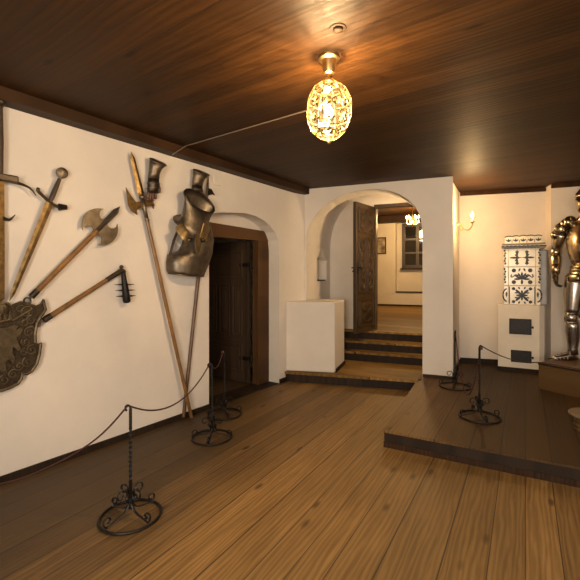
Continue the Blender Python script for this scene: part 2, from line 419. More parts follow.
# trims: ceiling beam along the left wall, skirtings, strips standing in for shade atop the alcove and pier walls
bm = bm_new(); box(bm, (XW-.01, YB, CE-.083), (XW+.135, 4.90, CE+.01), bev=.006); struct('trim_1', bm, M['beam'])
bm = bm_new(); box(bm, (XW, YB, 0), (XW+.018, o_y0-.003, .055), bev=.004); struct('baseboard_left', bm, M['riser'])
bm = bm_new(); box(bm, (XW, o_y1+.003, 0), (XW+.018, 4.62, .06), bev=.004); struct('baseboard_corner', bm, M['riser'])
bm = bm_new(); prism(bm, [q0-nb*.02, q1-nb*.02, q1, q0], (0, 0, 0)) if False else None
bm = bm_new(); prism(bm, [P_AL-nb*.018+Vector((0, 0, PL)), P_AL+d*.62-nb*.018+Vector((0, 0, PL)), P_AL+d*.62+Vector((0, 0, PL)), P_AL+Vector((0, 0, PL))], (0, 0, .085)); struct('baseboard_alcove', bm, M['riser'])
bm = bm_new(); prism(bm, [P_AL-nb*.03+Vector((0, 0, CE-.055)), P_AR-nb*.03+Vector((0, 0, CE-.055)), P_AR+Vector((0, 0, CE-.055)), P_AL+Vector((0, 0, CE-.055))], (0, 0, .055)); struct('shade_strip_alcove', bm, M['ceiling'])  # no board here: strip stands in for shade under the ceiling
bm = bm_new(); prism(bm, [PIER_L-nb2*.03+Vector((0, 0, CE-.055)), PIER_R-nb2*.03+Vector((0, 0, CE-.055)), PIER_R+Vector((0, 0, CE-.055)), PIER_L+Vector((0, 0, CE-.055))], (0, 0, .055)); struct('shade_strip_pier', bm, M['ceiling'])  # the same stand-in for ceiling shade, above the pier
bm = bm_new(); prism(bm, [E(1.70, -.015, PL), E(2.08, -.015, PL), E(2.08, 0, PL), E(1.70, 0, PL)], (0, 0, .04)); struct('baseboard_column', bm, M['riser'])
cs = (COLB-COLF).normalized(); cn = Vector((cs.y, -cs.x, 0))
bm = bm_new(); prism(bm, [COLF+Vector((0, 0, PL)), COLB+Vector((0, 0, PL)), COLB+cn*.016+Vector((0, 0, PL)), COLF+cn*.016+Vector((0, 0, PL))], (0, 0, .06)); struct('baseboard_column_side', bm, M['riser'])

# platform on the right
p0, p1, p2 = Vector((-1.33, 3.241, 0)), Vector((1.85, 3.60, 0)), E(1.69, -.02)
p2 = Vector((-1.636, 5.079, 0))
plat_out = [p0, p1, Vector((XR, 7.0, 0)), Vector((-.3, 6.98, 0)), Vector((-1.45, 6.6, 0)), E(1.75, .05), p2]
bm = bm_new(); prism(bm, [p+Vector((0, 0, PL-.016)) for p in plat_out], (0, 0, .016)); pf = struct('platform', bm, M['platform'])
inset = [p0+Vector((.004, .006, 0)), p1+Vector((0, .006, 0))]+plat_out[2:6]+[p2+Vector((.004, 0, 0))]
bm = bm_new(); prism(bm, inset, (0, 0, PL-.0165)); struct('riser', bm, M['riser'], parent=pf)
bm = bm_new(); prism(bm, [p0+Vector((.0, .0, .0)), p1, p1+Vector((0, .02, 0)), p0+Vector((0, .02, 0))], (0, 0, .045)); struct('kick_board', bm, M['beam'], parent=pf)

# stairs to the arch
def stair(name, t0, t1, s0, s1, z, tall, sk=0):
    b = bm_new(); prism(b, [E(s0, t0+sk-.02, z-.032), E(s1, t0-.02, z-.032), E(s1, t1, z-.032), E(s0, t1, z-.032)], (0, 0, .032)); r = struct(name, b, M['step'])
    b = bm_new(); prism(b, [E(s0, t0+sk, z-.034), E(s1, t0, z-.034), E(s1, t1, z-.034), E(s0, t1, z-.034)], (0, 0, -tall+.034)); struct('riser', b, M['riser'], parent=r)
stair('step_1', -.19, .72, -.10, 1.69, PL, PL, -.20)
stair('step_2', .68, .9, -.05, 1.9, PL*2, PL*2-.01)
stair('step_3', .86, 1.14, -.05, 1.9, PL*3, PL*3-.01)
stair('step_4', 1.10, 1.46, -.05, 1.9, Z2, Z2-.01)
# half-height parapet wall in the arch
bm = bm_new(); prism(bm, [E(-.12, -.37, PL), E(.575, -.238, PL), E(.545, .40, PL), E(.07, .40, PL), E(.07, .0, PL), E(-.12, 0, PL)], (0, 0, 1.108-PL))
pp = struct('wall_parapet', bm, M['wall'])
md = pp.modifiers.new('bev', 'BEVEL'); md.width = .02; md.segments = 3
bm = bm_new(); prism(bm, [E(.575, -.2, PL), E(.548, .40, PL), E(.56, .40, PL), E(.59, -.2, PL)], (0, 0, .05)); struct('baseboard_parapet', bm, M['riser'])

# vestibule behind the arch: side walls, barrel vault, wall with the doorway
bm = bm_new(); box(bm, (-.15, TW, 0), (.078, 1.22, 1.95), M=EM); vw = struct('wall_vestibule_left', bm, M['wall'])
nz = [(.52, 1.60), (.52, 2.0), (.64, 2.14), (.79, 1.98), (.79, 1.60)]
nz = [(.50, 1.385), (.50, 1.73), (.56, 1.78), (.68, 1.90), (.76, 1.90), (.90, 1.78), (1.02, 1.72), (1.0, 1.66), (1.0, 1.385)]
b = bm_new(); prism(b, [E(-.06, t_, z_) for t_, z_ in nz], EV*.3); cut(vw, b)
bm = bm_new(); box(bm, (-.058, .502, 1.387), (.082, .94, 1.405), M=EM); struct('trim_4', bm, M['riser'])
bm = bm_new(); box(bm, (1.88, TW, 0), (2.02, 1.22, 2.2), M=EM); struct('wall_vestibule_right', bm, M['wall'])
va = [(.078, 1.93)]+[(.98-.902*math.cos(a_), 1.95+1.0*math.sin(a_)) for a_ in [PI*k/20 for k in range(21)]]+[(1.882, 1.93)]
vo_ = [(2.0, 1.93), (2.0, 3.05), (-.05, 3.05), (-.05, 1.93)]
bm = bm_new(); prism(bm, [E(s, TW, z) for s, z in va+vo_], NV*.86); struct('ceiling_vestibule', bm, M['wall'], auto=.7)
DS0, DS1, DZ = .84, 1.78, 2.66
pts = [E(-.3, 1.22, 0), E(DS0, 1.22, 0), E(DS0, 1.22, DZ), E(DS1, 1.22, DZ), E(DS1, 1.22, 0), E(2.4, 1.22, 0), E(2.4, 1.22, 3.3), E(-.3, 1.22, 3.3)]
bm = bm_new(); prism(bm, pts, NV*.22); struct('wall_vestibule_end', bm, M['wall'])

# the far room
FT = 7.05
bm = bm_new(); box(bm, (-3.2, 1.44, Z2-.08), (4.2, FT+.5, Z2), M=EM); struct('floor_far_room', bm, M['step'])
bm = bm_new(); box(bm, (-3.2, 1.44, 3.30), (4.2, FT+.5, 3.4), M=EM); struct('ceiling_far_room', bm, M['frame'])
bm = bm_new(); box(bm, (-3.2, FT-.25, 3.10), (4.2, FT-.02, 3.30), M=EM); struct('beam_far_room', bm, M['beam'])
bm = bm_new(); box(bm, (-3.2, FT, Z2), (4.2, FT+.4, 3.4), M=EM); fw = struct('wall_far', bm, M['wall2'])
b = bm_new(); prism(b, [E(.43, FT-.05, 1.0), E(1.75, FT-.05, 1.0), E(1.75, FT-.05, 3.12), E(.43, FT-.05, 3.12)], NV*.33); cut(fw, b)
bm = bm_new(); box(bm, (.43, FT-.03, .975), (1.78, FT+.27, 1.005), M=EM); struct('trim_5', bm, M['riser'])
bm = bm_new(); box(bm, (-3.3, 1.44, Z2), (-3.2, FT+.4, 3.4), M=EM); struct('wall_far_left', bm, M['wall2'])
bm = bm_new(); box(bm, (4.2, 1.44, Z2), (4.3, FT+.4, 3.4), M=EM); struct('wall_far_right', bm, M['wall2'])
bm = bm_new(); box(bm, (-3.2, FT-.02, Z2), (4.2, FT, Z2+.05), M=EM); struct('baseboard_far', bm, M['riser'])
bm = bm_new(); box(bm, (2.4, 1.24, Z2), (4.2, 1.42, 3.4), M=EM); struct('wall_far_near_right', bm, M['wall2'])
bm = bm_new(); box(bm, (-3.2, 1.24, Z2), (-.3, 1.42, 3.4), M=EM); struct('wall_far_near_left', bm, M['wall2'])
# far window, dark at night
WM_ = EM @ Matrix.Translation((1.06, FT+.25, 1.72))
wr_ = bpy.data.objects.new('window_1', None); COL.objects.link(wr_); wr_['kind'] = 'structure'; wr_.location = WM_.translation; wr_.rotation_euler = (0, 0, A)
b = bm_new()
wd, ht = .92, 1.38
for lo, hi in (((-wd/2, -.04, 0), (-wd/2+.09, .03, ht)), ((wd/2-.09, -.04, 0), (wd/2, .03, ht)), ((-wd/2, -.04, 0), (wd/2, .03, .10)), ((-wd/2, -.04, ht-.10), (wd/2, .03, ht)), ((-.045, -.035, 0), (.045, .03, ht)), ((-wd/2, -.03, .44), (wd/2, .03, .50)), ((-wd/2, -.03, .86), (wd/2, .03, .92))):
    box(b, lo, hi)
obj('window_frame', b, M['door'], wr_, world=False)
b = bm_new(); box(b, (-wd/2-.05, -.10, -.04), (wd/2+.05, .03, 0)); obj('window_sill', b, M['riser'], wr_, world=False)
for k in range(2):
    for j, z0 in enumerate((.10, .50, .92)):
        b = bm_new(); x0 = -wd/2+.09 if k == 0 else .045
        box(b, (x0, -.006, z0), (x0+wd/2-.135, .006, z0+.36)); obj('pane', b, M['pane'], wr_, world=False)

# ---------------------------------------------------------------- doors
def panel_door(name, root, wd, ht, th, Mx, mat, layout, carved=False):
    """leaf with its hinge edge at local x=0, panels on both faces"""
    b = bm_new(); box(b, (0, -th/2, 0), (wd, th/2, ht), M=Mx, bev=.004); leaf = obj(name, b, mat, root)
    for x0, x1, z0, z1 in layout:
        b = bm_new()
        for sd in (-1, 1):
            y = sd*th/2
            m_ = .028
            for lo, hi in (((x0, 0, z0), (x1, 1, z0+m_)), ((x0, 0, z1-m_), (x1, 1, z1)), ((x0, 0, z0), (x0+m_, 1, z1)), ((x1-m_, 0, z0), (x1, 1, z1))):
                ya, yb = sorted((y, y+sd*.014)); box(b, (lo[0], ya, lo[2]), (hi[0], yb, hi[2]), M=Mx, bev=.004)
            ya, yb = sorted((y, y+sd*.010)); box(b, (x0+m_+.025, ya, z0+m_+.025), (x1-m_-.025, yb, z1-m_-.025), M=Mx, bev=.006)
            if carved:
                cx_, cz_ = (x0+x1)/2, (z0+z1)/2; rx, rz = (x1-x0)*.30, (z1-z0)*.38
                n_ = max(2, int((z1-z0)/.16))
                for k in range(n_):
                    zc = z0+.06+(z1-z0-.12)*(k+.5)/n_; hh = (z1-z0-.12)/n_*.46
                    pth = [Vector((cx_+rx*math.sin(q), y+sd*.012, zc+hh*math.cos(q))) for q in [2*PI*i/16 for i in range(17)]]
                    tube(b, [Mx @ p for p in pth], .009, 6)
                    for sg in (-1, 1):
                        pth = [Vector((cx_+sg*rx*.9*math.sin(q)*q/PI, y+sd*.012, zc+hh*.8*math.cos(q))) for q in [PI*i/10 for i in range(11)]]
                        tube(b, [Mx @ p for p in pth], .007, 6)
            else:
                for k in range(1, 4):
                    xx = x0+m_+.025+(x1-x0-2*m_-.05)*k/4
                    if z1-z0 > .6: box(b, (xx-.006, min(y, y+sd*.018), z0+.09), (xx+.006, max(y, y+sd*.018), z1-.09), M=Mx)
        obj('panel', b, mat, leaf)
    return leaf
# door in the left wall, opened into the side room
d1 = bpy.data.objects.new('door_1', None); COL.objects.link(d1); d1['kind'] = 'structure'; d1.location = (XW-.2, fy1, 0)
b = bm_new(); xf = XW-.20
yy1 = wl(268, 379, -.2).y-.004
box(b, (xf-.07, fy1-.02, 0), (xf+.025, yy1, fz+.02), bev=.006); box(b, (xf-.07, fy0, 0), (xf+.025, fy0+.16, fz+.02), bev=.006); obj('door_post', b, M['frame'], d1)
b = bm_new(); z_l0, z_l1 = wl(210, 235, -.2).z, wl(210, 222, -.2).z
prism(b, [Vector((xf+.03, fy0-.02, z_l0-.03)), Vector((xf+.03, yy1, z_l0)), Vector((xf+.03, yy1, z_l1-.02)), Vector((xf+.03, fy0-.02, z_l1-.0))], (-.10, 0, 0)); obj('lintel', b, M['frame'], d1)
lf0, lf1 = Vector((-3.60, fy1-.035, 0)), Vector((-4.50, 4.12, 0))
dv = (lf1-lf0).normalized()
Mx = Matrix.Translation(lf0+Vector((0, 0, .012))) @ Matrix(((dv.x, -dv.y, 0, 0), (dv.y, dv.x, 0, 0), (0, 0, 1, 0), (0, 0, 0, 1)))
lf = panel_door('door_leaf', d1, .90, 1.93, .05, Mx, M['door'], [(.10, .80, 1.42, 1.80), (.10, .30, .62, 1.34), (.34, .56, .62, 1.34), (.60, .80, .62, 1.34), (.10, .80, .14, .52)])
for zz in (.33, 1.60):
    b = bm_new(); tube(b, [lf0+Vector((.03, .0, zz-.06)), lf0+Vector((.03, .0, zz+.06))], .014, 8); box(b, (.0, -.03, zz-.025), (.2, .032, zz+.025), M=Mx); obj('hinge', b, M['iron'], d1)
# bare sill board
bm = bm_new(); box(bm, (XW-.29, fy0, 0), (XW+.0, o_y1-.002, .006)); struct('threshold', bm, M['riser'])

# carved door at the top of the stairs, swung out over them
d2_ = bpy.data.objects.new('door_2', None); COL.objects.link(d2_); d2_['kind'] = 'structure'; d2_.location = E(DS0, 1.22, Z2)
hp, fp = E(.838, 1.20, Z2+.012), E(.665, .58, Z2+.012)
dv = (fp-hp).normalized(); Mx = Matrix.Translation(hp) @ Matrix(((dv.x, -dv.y, 0, 0), (dv.y, dv.x, 0, 0), (0, 0, 1, 0), (0, 0, 0, 1)))
LW_ = .655
lf = panel_door('door_leaf', d2_, LW_, 2.04, .055, Mx, M['door2'], [(.07, .315, 1.57, 1.96), (.34, .585, 1.57, 1.96), (.07, .315, .62, 1.51), (.34, .585, .62, 1.51), (.07, .585, .09, .54)], True)
b = bm_new()
for sd in (-1, 1):
    tube(b, [Mx @ Vector((LW_-.05, sd*.027, 1.02)), Mx @ Vector((LW_-.05, sd*.075, 1.02)), Mx @ Vector((LW_-.16, sd*.08, 1.02))], .010, 8)
    box(b, (LW_-.07, min(sd*.027, sd*.034), .92), (LW_-.03, max(sd*.027, sd*.034), 1.10), M=Mx)
box(b, (LW_-.02, -.014, .95), (LW_+.045, .014, .975), M=Mx)
obj('handle', b, M['iron'], d2_)
b = bm_new(); box(b, (DS0, 1.215, DZ-.05), (DS1, 1.40, DZ), M=EM); box(b, (DS1-.05, 1.22, Z2), (DS1, 1.40, DZ-.05), M=EM); box(b, (DS0, 1.24, Z2), (DS0+.03, 1.40, DZ-.05), M=EM); obj('door_frame', b, M['door2'], d2_)

# ================================================================ THINGS
# ---- lantern
LX, LY = -1.172, 2.038
lz = 2.425
lt = thing('pendant_lantern', 'lit egg-shaped brass and glass lantern hanging from the dark board ceiling', 'lamp', (LX, LY, CE))
b = bm_new(); lathe(b, [(.012, 2.630), (.030, 2.640), (.036, 2.66), (.040, 2.69), (.044, 2.715), (.062, 2.722), (.064, 2.7365)], 24, Matrix.Translation((LX, LY, 0))); obj('canopy', b, M['brass'], lt, auto=.6)
b = bm_new(); tube(b, [(LX, LY, 2.64), (LX, LY, 2.575)], .007, 8); lathe(b, [(.012, 2.585), (.02, 2.592), (.012, 2.60)], 12, Matrix.Translation((LX, LY, 0))); obj('stem', b, M['brass'], lt)
prof = [(.045, .165), (.095, .125), (.132, .055), (.134, -.045), (.105, -.115), (.055, -.16), (.012, -.178)]
NS = 8
def lp(k, j): r, z = prof[j]; a_ = 2*PI*k/NS+.25; return Vector((LX+r*math.cos(a_), LY+r*math.sin(a_), lz+z))
b = bm_new()
for j in range(len(prof)-1):
    for k in range(NS):
        tube(b, [lp(k, j), lp(k, j+1)], .0026, 5); tube(b, [lp(k, j), lp(k+1, j)], .0026, 5)
ball(b, (LX, LY, lz-.185), .013, 8)
obj('frame', b, M['pale_brass'], lt)
b = bm_new()
for j in range(len(prof)-1):
    for k in range(NS):
        vs = [b.verts.new(p) for p in (lp(k, j), lp(k+1, j), lp(k+1, j+1), lp(k, j+1))]; b.faces.new(vs)
obj('glass_panel', b, M['lglass'], lt)
b = bm_new(); loft(b, [[lp(k, 0) for k in range(NS)], [lp(k, 0).lerp(lp(k, 1), .35) for k in range(NS)]], caps=False); obj('top_cap', b, M['pale_brass'], lt)
for j in (1, 2, 3, 4):
    for k in range(NS):
        c_ = (lp(k, j)+lp(k+1, j)+lp(k, j+1)+lp(k+1, j+1))/4
        ex = (lp(k+1, j)-lp(k, j)).normalized(); ez = (lp(k, j)-lp(k, j+1)).normalized(); nn = ex.cross(ez).normalized()
        if nn.dot(c_-Vector((LX, LY, lz))) < 0: nn = -nn
        sz = .026 if j in (2,) else .019
        b = bm_new()
        for q in range(4):
            a_ = PI/4+q*PI/2 if j == 2 else q*PI/2
            dr = ex*math.cos(a_)+ez*math.sin(a_); sd = nn.cross(dr)
            pth = [c_+dr*sz*f_ for f_ in (.15, .45, .8, 1.15, 1.35)]
            blade(b, [p+nn*.004 for p in pth], [.002, .006, .008, .005, .001], .0015, sd)
        obj('leaf_ornament', b, M['pale_brass'], lt)
b = bm_new(); lathe(b, [(.004, .095), (.014, .09), (.014, .035), (.009, .03)], 12, Matrix.Translation((LX, LY, lz))); obj('lamp_socket', b, M['brass'], lt)
b = bm_new(); ball(b, (LX, LY, lz-.012), .024, 14, (1, 1, 1.35)); obj('bulb', b, M['bulb'], lt, smooth=True)
lamp('lantern_light', 'POINT', (LX, LY, lz-.012), 260, WARM, .036)

# ---- wall sconce on the column side
def lathe_prof(b, prof, loc, n=16): lathe(b, prof, n, Matrix.Translation(loc))
sy_ = COLF.lerp(COLB, .35)
sc = thing('wall_sconce', 'brass wall sconce with one lit candle bulb on the white pier side', 'lamp', sy_+cn*.0+Vector((0, 0, 2.1)))
b = bm_new(); base = sy_+cn*.008
for lo, hi, hw in ((1.98, 2.24, .022),):
    prism(b, [base+cs*x_+Vector((0, 0, z_)) for x_, z_ in ((-.012, 1.93), (.012, 1.93), (.026, 2.02), (.018, 2.10), (.03, 2.17), (.0, 2.20), (-.03, 2.17), (-.018, 2.10), (-.026, 2.02))], cn*.014)
obj('back_plate', b, M['brass'], sc)
arm = smooth_path([base+Vector((0, 0, 2.14))+cn*.01, base+cn*.05+Vector((0, 0, 2.17)), base+cn*.10+Vector((0, 0, 2.10)), base+cn*.16+Vector((0, 0, 2.09)), base+cn*.20+Vector((0, 0, 2.15)), base+cn*.20+Vector((0, 0, 2.19))])
b = bm_new(); tube(b, arm, .009, 8); tube(b, spiral(base+cn*.07+Vector((0, 0, 2.10)), .03, .008, 2.2, 7, 14, cn, (0, 0, 1)), .0045, 6); obj('arm', b, M['brass'], sc)
tip = base+cn*.20
b = bm_new(); lathe_prof(b, [(.008, 2.165), (.018, 2.18), (.034, 2.19), (.036, 2.196), (.012, 2.2)], tip); obj('drip_pan', b, M['brass'], sc, auto=.6)
b = bm_new(); lathe_prof(b, [(.011, 2.195), (.011, 2.25)], tip, 12); obj('candle_sleeve', b, M['wax'], sc)
b = bm_new(); lathe_prof(b, [(.006, 2.25), (.017, 2.268), (.018, 2.285), (.011, 2.305), (.002, 2.328)], tip, 12); obj('bulb', b, M['bulb2'], sc, smooth=True)
lamp('sconce_light', 'POINT', tip+Vector((0, 0, 2.285)), 85, (1, .62, .27), .026)

# ---- chandelier in the far room
cp_ = E(1.10, 5.2); cz = 2.90
ch = thing('chandelier', 'small lit brass chandelier with candle bulbs in the room beyond the arch', 'lamp', cp_+Vector((0, 0, 3.3)))
b = bm_new(); tube(b, [cp_+Vector((0, 0, 3.3)), cp_+Vector((0, 0, cz-.08))], .012, 8); lathe_prof(b, [(.01, cz-.14), (.035, cz-.10), (.045, cz-.05), (.02, cz), (.03, cz+.05), (.012, cz+.1)], cp_); obj('stem', b, M['brass'], ch, auto=.6)
for k in range(6):
    a_ = 2*PI*k/6+.2; dr = Vector((math.cos(a_), math.sin(a_), 0))
    b = bm_new(); tube(b, smooth_path([cp_+Vector((0, 0, cz-.04)), cp_+dr*.07+Vector((0, 0, cz-.10)), cp_+dr*.14+Vector((0, 0, cz-.06)), cp_+dr*.15+Vector((0, 0, cz))], 4), .008, 6)
    lathe_prof(b, [(.008, cz), (.03, cz+.012), (.01, cz+.02), (.01, cz+.06)], cp_+dr*.15, 10); ar = obj('arm', b, M['brass'], ch)
    b = bm_new(); lathe_prof(b, [(.008, cz+.06), (.02, cz+.085), (.014, cz+.11), (.002, cz+.135)], cp_+dr*.15, 10); obj('bulb', b, M['bulb2'], ar, smooth=True)
lamp('chandelier_light', 'POINT', cp_+Vector((0, 0, cz+.02)), 240, (1, .64, .28), .2)

# ---- sconce on the hidden jamb wall of the vestibule
vp = E(1.872, .42)
v2 = thing('wall_light', 'small lit wall light inside the stair lobby behind the arch', 'lamp', vp+Vector((0, 0, 2.1)))
b = bm_new(); lathe(b, [(.05, 0), (.05, .012), (.02, .02)], 16, Matrix.Translation(vp+Vector((0, 0, 2.12))) @ Matrix.Rotation(A, 4, 'Z') @ Matrix.Rotation(-PI/2, 4, 'Y')); obj('back_plate', b, M['brass'], v2)
b = bm_new(); tube(b, smooth_path([vp+Vector((0, 0, 2.12)), vp-EV*.06+Vector((0, 0, 2.10)), vp-EV*.11+Vector((0, 0, 2.13)), vp-EV*.11+Vector((0, 0, 2.17))]), .006, 8); obj('arm', b, M['brass'], v2)
b = bm_new(); lathe_prof(b, [(.006, 2.17), (.017, 2.19), (.018, 2.21), (.011, 2.23), (.002, 2.25)], vp-EV*.11, 12); obj('bulb', b, M['bulb2'], v2, smooth=True)
lamp('lobby_light', 'POINT', vp-EV*.11+Vector((0, 0, 2.21)), 95, (1, .70, .36), .028)

# ---- ceiling cable, cap, switches
b = bm_new()
tube(b, smooth_path([wl(172, 155, .17), wl(178, 151, .185), Vector((-3.10, 2.59, CE-.010)), Vector((-3.0, 2.588, CE-.008)), Vector((-2.2, 2.582, CE-.008)), Vector((-1.42, 2.577, CE-.008)), Vector((-1.36, 2.60, CE+.004))], 5), .006, 6)
tag(obj('ceiling_cable', b, M['cable'], smooth=True), 'thin grey cable running across the ceiling boards from beam to lantern', 'cable')
b = bm_new(); lathe(b, [(.002, CE-.016), (.02, CE-.016), (.026, CE-.012), (.028, CE-.0005)], 20, Matrix.Translation((-.998, 1.828, 0))); lathe(b, [(.030, CE-.006), (.042, CE-.004), (.044, CE-.0005)], 20, Matrix.Translation((-.998, 1.828, 0)))
tag(obj('wooden_rosette', b, M['ceiling'], auto=.6), 'small round wooden rosette on the ceiling just in front of the lantern', 'rosette')
p = wl(217, 181, 0)
b = bm_new(); box(b, (XW, p.y-.055, p.z-.05), (XW+.012, p.y+.055, p.z+.05), bev=.004); bx_ = tag(obj('junction_box', b, M['white']), 'white square junction cover on the left wall under the ceiling beam', 'junction box')
def plate(name, P, nrm, r, label):
    t_ = thing(name, label, 'switch', P)
    rot = Vector((0, 0, 1)).rotation_difference(nrm).to_matrix().to_4x4()
    b = bm_new(); lathe(b, [(r, 0), (r, .006), (r*.9, .010), (r*.35, .011)], 20, Matrix.Translation(P) @ rot); obj('cover', b, M['white'], t_, auto=.6)
    b = bm_new(); lathe(b, [(r*.34, .010), (r*.3, .018), (.001, .019)], 12, Matrix.Translation(P) @ rot); obj('knob', b, M['white'], t_, auto=.6)
plate('light_switch', E(-.147+.0, 0, 1.62) if False else Vector((E(-.0, 0, 0).x+.03, E(.03, 0, 0).y, 1.58)), -NV, .04, 'round white switch on the wall left of the arch, above the parapet')
plate('door_bell_switch', E(.445, 1.22, 1.60), -NV, .025, 'small round switch on the lobby wall left of the carved door')
p = E(.02, FT-.0, .88)
b = bm_new(); box(b, (-.04, -.012, -.04), (.04, 0, .04), M=Matrix.Translation(p) @ Matrix.Rotation(A, 4, 'Z'), bev=.004); tag(obj('power_socket', b, M['white']), 'white socket low on the far room wall left of the window', 'socket')
# framed picture in the far room
pf_ = thing('picture_frame', 'small dark framed old picture on the far room wall', 'picture', E(-.02, FT, 2.42))
MP = EM @ Matrix.Translation((-.02, FT, 2.42))
b = bm_new()
for lo, hi in (((-.17, -.03, -.26), (-.135, -.002, .26)), ((.135, -.03, -.26), (.17, -.002, .26)), ((-.17, -.03, -.26), (.17, -.002, -.225)), ((-.17, -.03, .225), (.17, -.002, .26))): box(b, lo, hi, M=MP)
obj('frame', b, M['dark_wood'], pf_)
b = bm_new(); box(b, (-.136, -.016, -.226), (.136, -.003, .226), M=MP); obj('print', b, M['photo'], pf_)

# ---- weapons on the left wall
YV, ZV = Vector((0, 1, 0)), Vector((0, 0, 1))
# great sword
gs = thing('great_sword', 'tall two-handed sword hung upright above the bronze shield, hooked guard', 'sword', wl(-2, 250, .0))
top, gd, tp = wl(-1.2, 104, .05), wl(-1.2, 177, .05), wl(-.2, 303, .05)
b = bm_new(); blade(b, [gd, gd.lerp(tp, .6), gd.lerp(tp, .97), tp-(tp-gd)*.005], [.033, .032, .029, .004], .007, YV); obj('blade', b, M['gold_steel'], gs)
b = bm_new(); tube(b, [gd.lerp(top, f_) for f_ in (0, .1, .5, .9, 1)], [.024, .026, .028, .024, .022], 12); obj('grip', b, M['leather'], gs)
b = bm_new(); ball(b, top+ZV*.02, .042, 14, (1, 1, 1.1)); obj('pommel', b, M['dull_steel'], gs, smooth=True)
b = bm_new(); box(b, (XW+.025, gd.y-.115, gd.z-.026), (XW+.075, gd.y+.115, gd.z+.026), bev=.01)
for sg in (-1, 1):
    pth = smooth_path([gd+YV*sg*.05-ZV*.01, gd+YV*sg*.12-ZV*.02, gd+YV*sg*.19-ZV*.04, gd+YV*sg*.235-ZV*.09], 5)
    tube(b, pth, [.016-.013*k/(len(pth)-1) for k in range(len(pth))], 8)
obj('crossguard', b, M['dull_steel'], gs)
pg = wl(-2, 217, .05)
for sg in (-1, 1):
    b = bm_new(); pth = smooth_path([pg+YV*sg*.03-ZV*.005, pg+YV*sg*.07-ZV*.01, pg+YV*sg*.105+ZV*.03], 5)
    tube(b, pth, [.016-.014*k/(len(pth)-1) for k in range(len(pth))], 8); obj('parry_hook', b, M['dull_steel'], gs)

# arming sword
sw = thing('arming_sword', 'sword with round disc pommel leaning diagonally on the left wall', 'sword', wl(49, 203, 0))
a0, a1, a2 = wl(62, 173, .045), wl(50, 202, .045), wl(9.5, 301, .045)
ax = (a2-a1).normalized(); sd = ax.cross(Vector((1, 0, 0))).normalized()
b = bm_new(); blade(b, [a1, a1.lerp(a2, .5), a1.lerp(a2, .93), a2], [.029, .023, .015, .002], .006, sd); obj('blade', b, M['gold_steel'], sw)
b = bm_new(); tube(b, [a1.lerp(a0, f_) for f_ in (.0, .2, .5, .8)], [.015, .019, .018, .013], 10); obj('grip', b, M['leather'], sw)
b = bm_new(); lathe(b, [(.001, -.018), (.022, -.018), (.042, -.010), (.042, .010), (.022, .018), (.001, .018)], 20, Matrix.Translation(a0) @ Matrix.Rotation(PI/2, 4, 'Y')); obj('pommel', b, M['old_steel'], sw, auto=.5)
g0, g1 = wl(38.5, 191.5, .05), wl(59, 207, .05); b = bm_new()
tube(b, smooth_path([g0+ZV*.025-YV*.0, g0, a1, g1, g1+YV*.02+ZV*.02], 5), .012, 8); tube(b, [g1, g1+(YV*.055+ZV*.005)], [.028, .02], 8); obj('crossguard', b, M['dull_steel'], sw)

# double axe
axe = thing('battle_axe', 'double-bladed battle axe with spike tip slanting across the left wall', 'axe', wl(72, 255, 0))
b0, b1, b2 = wl(31, 297, .055), wl(112, 214, .055), wl(118, 208.5, .055)
c_ = wl(100.5, 227, .055); ax = (wl(110, 217, .055)-b0).normalized(); sd = Vector((1, 0, 0)).cross(ax).normalized()
b = bm_new(); tube(b, [b0, c_-ax*.05], .021, 12); obj('shaft', b, M['shaft'], axe)
b = bm_new(); tube(b, [b0+ax*.0, b0+ax*.06], .024, 12); tube(b, arc(b0-ax*.035, .022, 0, 2*PI, 14, YV, ZV), .007, 6); obj('end_ring', b, M['dull_steel'], axe)
b = bm_new(); blade(b, [c_-ax*.10, c_-ax*.06, c_+ax*.06, c_+ax*.20, b2+ax*.03], [.020, .026, .024, .026, .001], .020, sd); obj('spike', b, M['old_steel'], axe)
R_ = .155
for sg in (1, -1):
    def q(t_, w_): return c_+ax*t_*R_+sd*sg*w_*R_
    outer = [q(math.cos(a_), math.sin(a_)) for a_ in [math.radians(32+(148-32)*k/18) for k in range(19)]]
    inner = [q(-.72, .60), q(-.56, .58), q(-.42, .48), q(-.35, .34), q(-.37, .18), q(-.46, .04), q(.46, .04), q(.37, .18), q(.35, .34), q(.42, .48), q(.56, .58), q(.72, .60)]
    b = bm_new(); prism(b, [p-Vector((.005, 0, 0)) for p in outer+inner], (.010, 0, 0)); obj('axe_blade', b, M['old_steel'], axe)

# spiked flail
fl = thing('spiked_flail', 'flail with hanging spiked iron bar on a wooden shaft pointing right', 'flail', wl(85, 296, 0))
f0, f1 = wl(45, 319.5, .05), wl(121.5, 270.5, .05); ax = (f1-f0).normalized()
b = bm_new(); tube(b, [f0, f0.lerp(f1, .5), f1], [.021, .019, .017], 12); obj('shaft', b, M['shaft'], fl)
b = bm_new(); tube(b, [f0-ax*.01, f0+ax*.05], .023, 12); tube(b, [f0-ax*.01, f0-ax*.04], .007, 6); tube(b, arc(f0-ax*.06, .020, 0, 2*PI, 14, YV, ZV), .006, 6); obj('end_ring', b, M['dull_steel'], fl)
b = bm_new(); tube(b, [f1-ax*.16, f1+ax*.01], .021, 12); ball(b, f1+ZV*.03, .018, 10); obj('iron_cap', b, M['dull_steel'], fl)
h0, h1 = wl(123, 271, .06), wl(127, 303, .06)
b = bm_new(); tube(b, arc(h0.lerp(h1, .03), .022, 0, 2*PI, 14, YV, ZV), .006, 6); obj('link', b, M['dull_steel'], fl)
b = bm_new(); tube(b, [h0.lerp(h1, f_) for f_ in (0, .05, .3, .6, .92, .98, 1)], [.010, .018, .024, .030, .034, .028, .012], 12); obj('spiked_bar', b, M['iron'], fl, smooth=True)
b = bm_new()
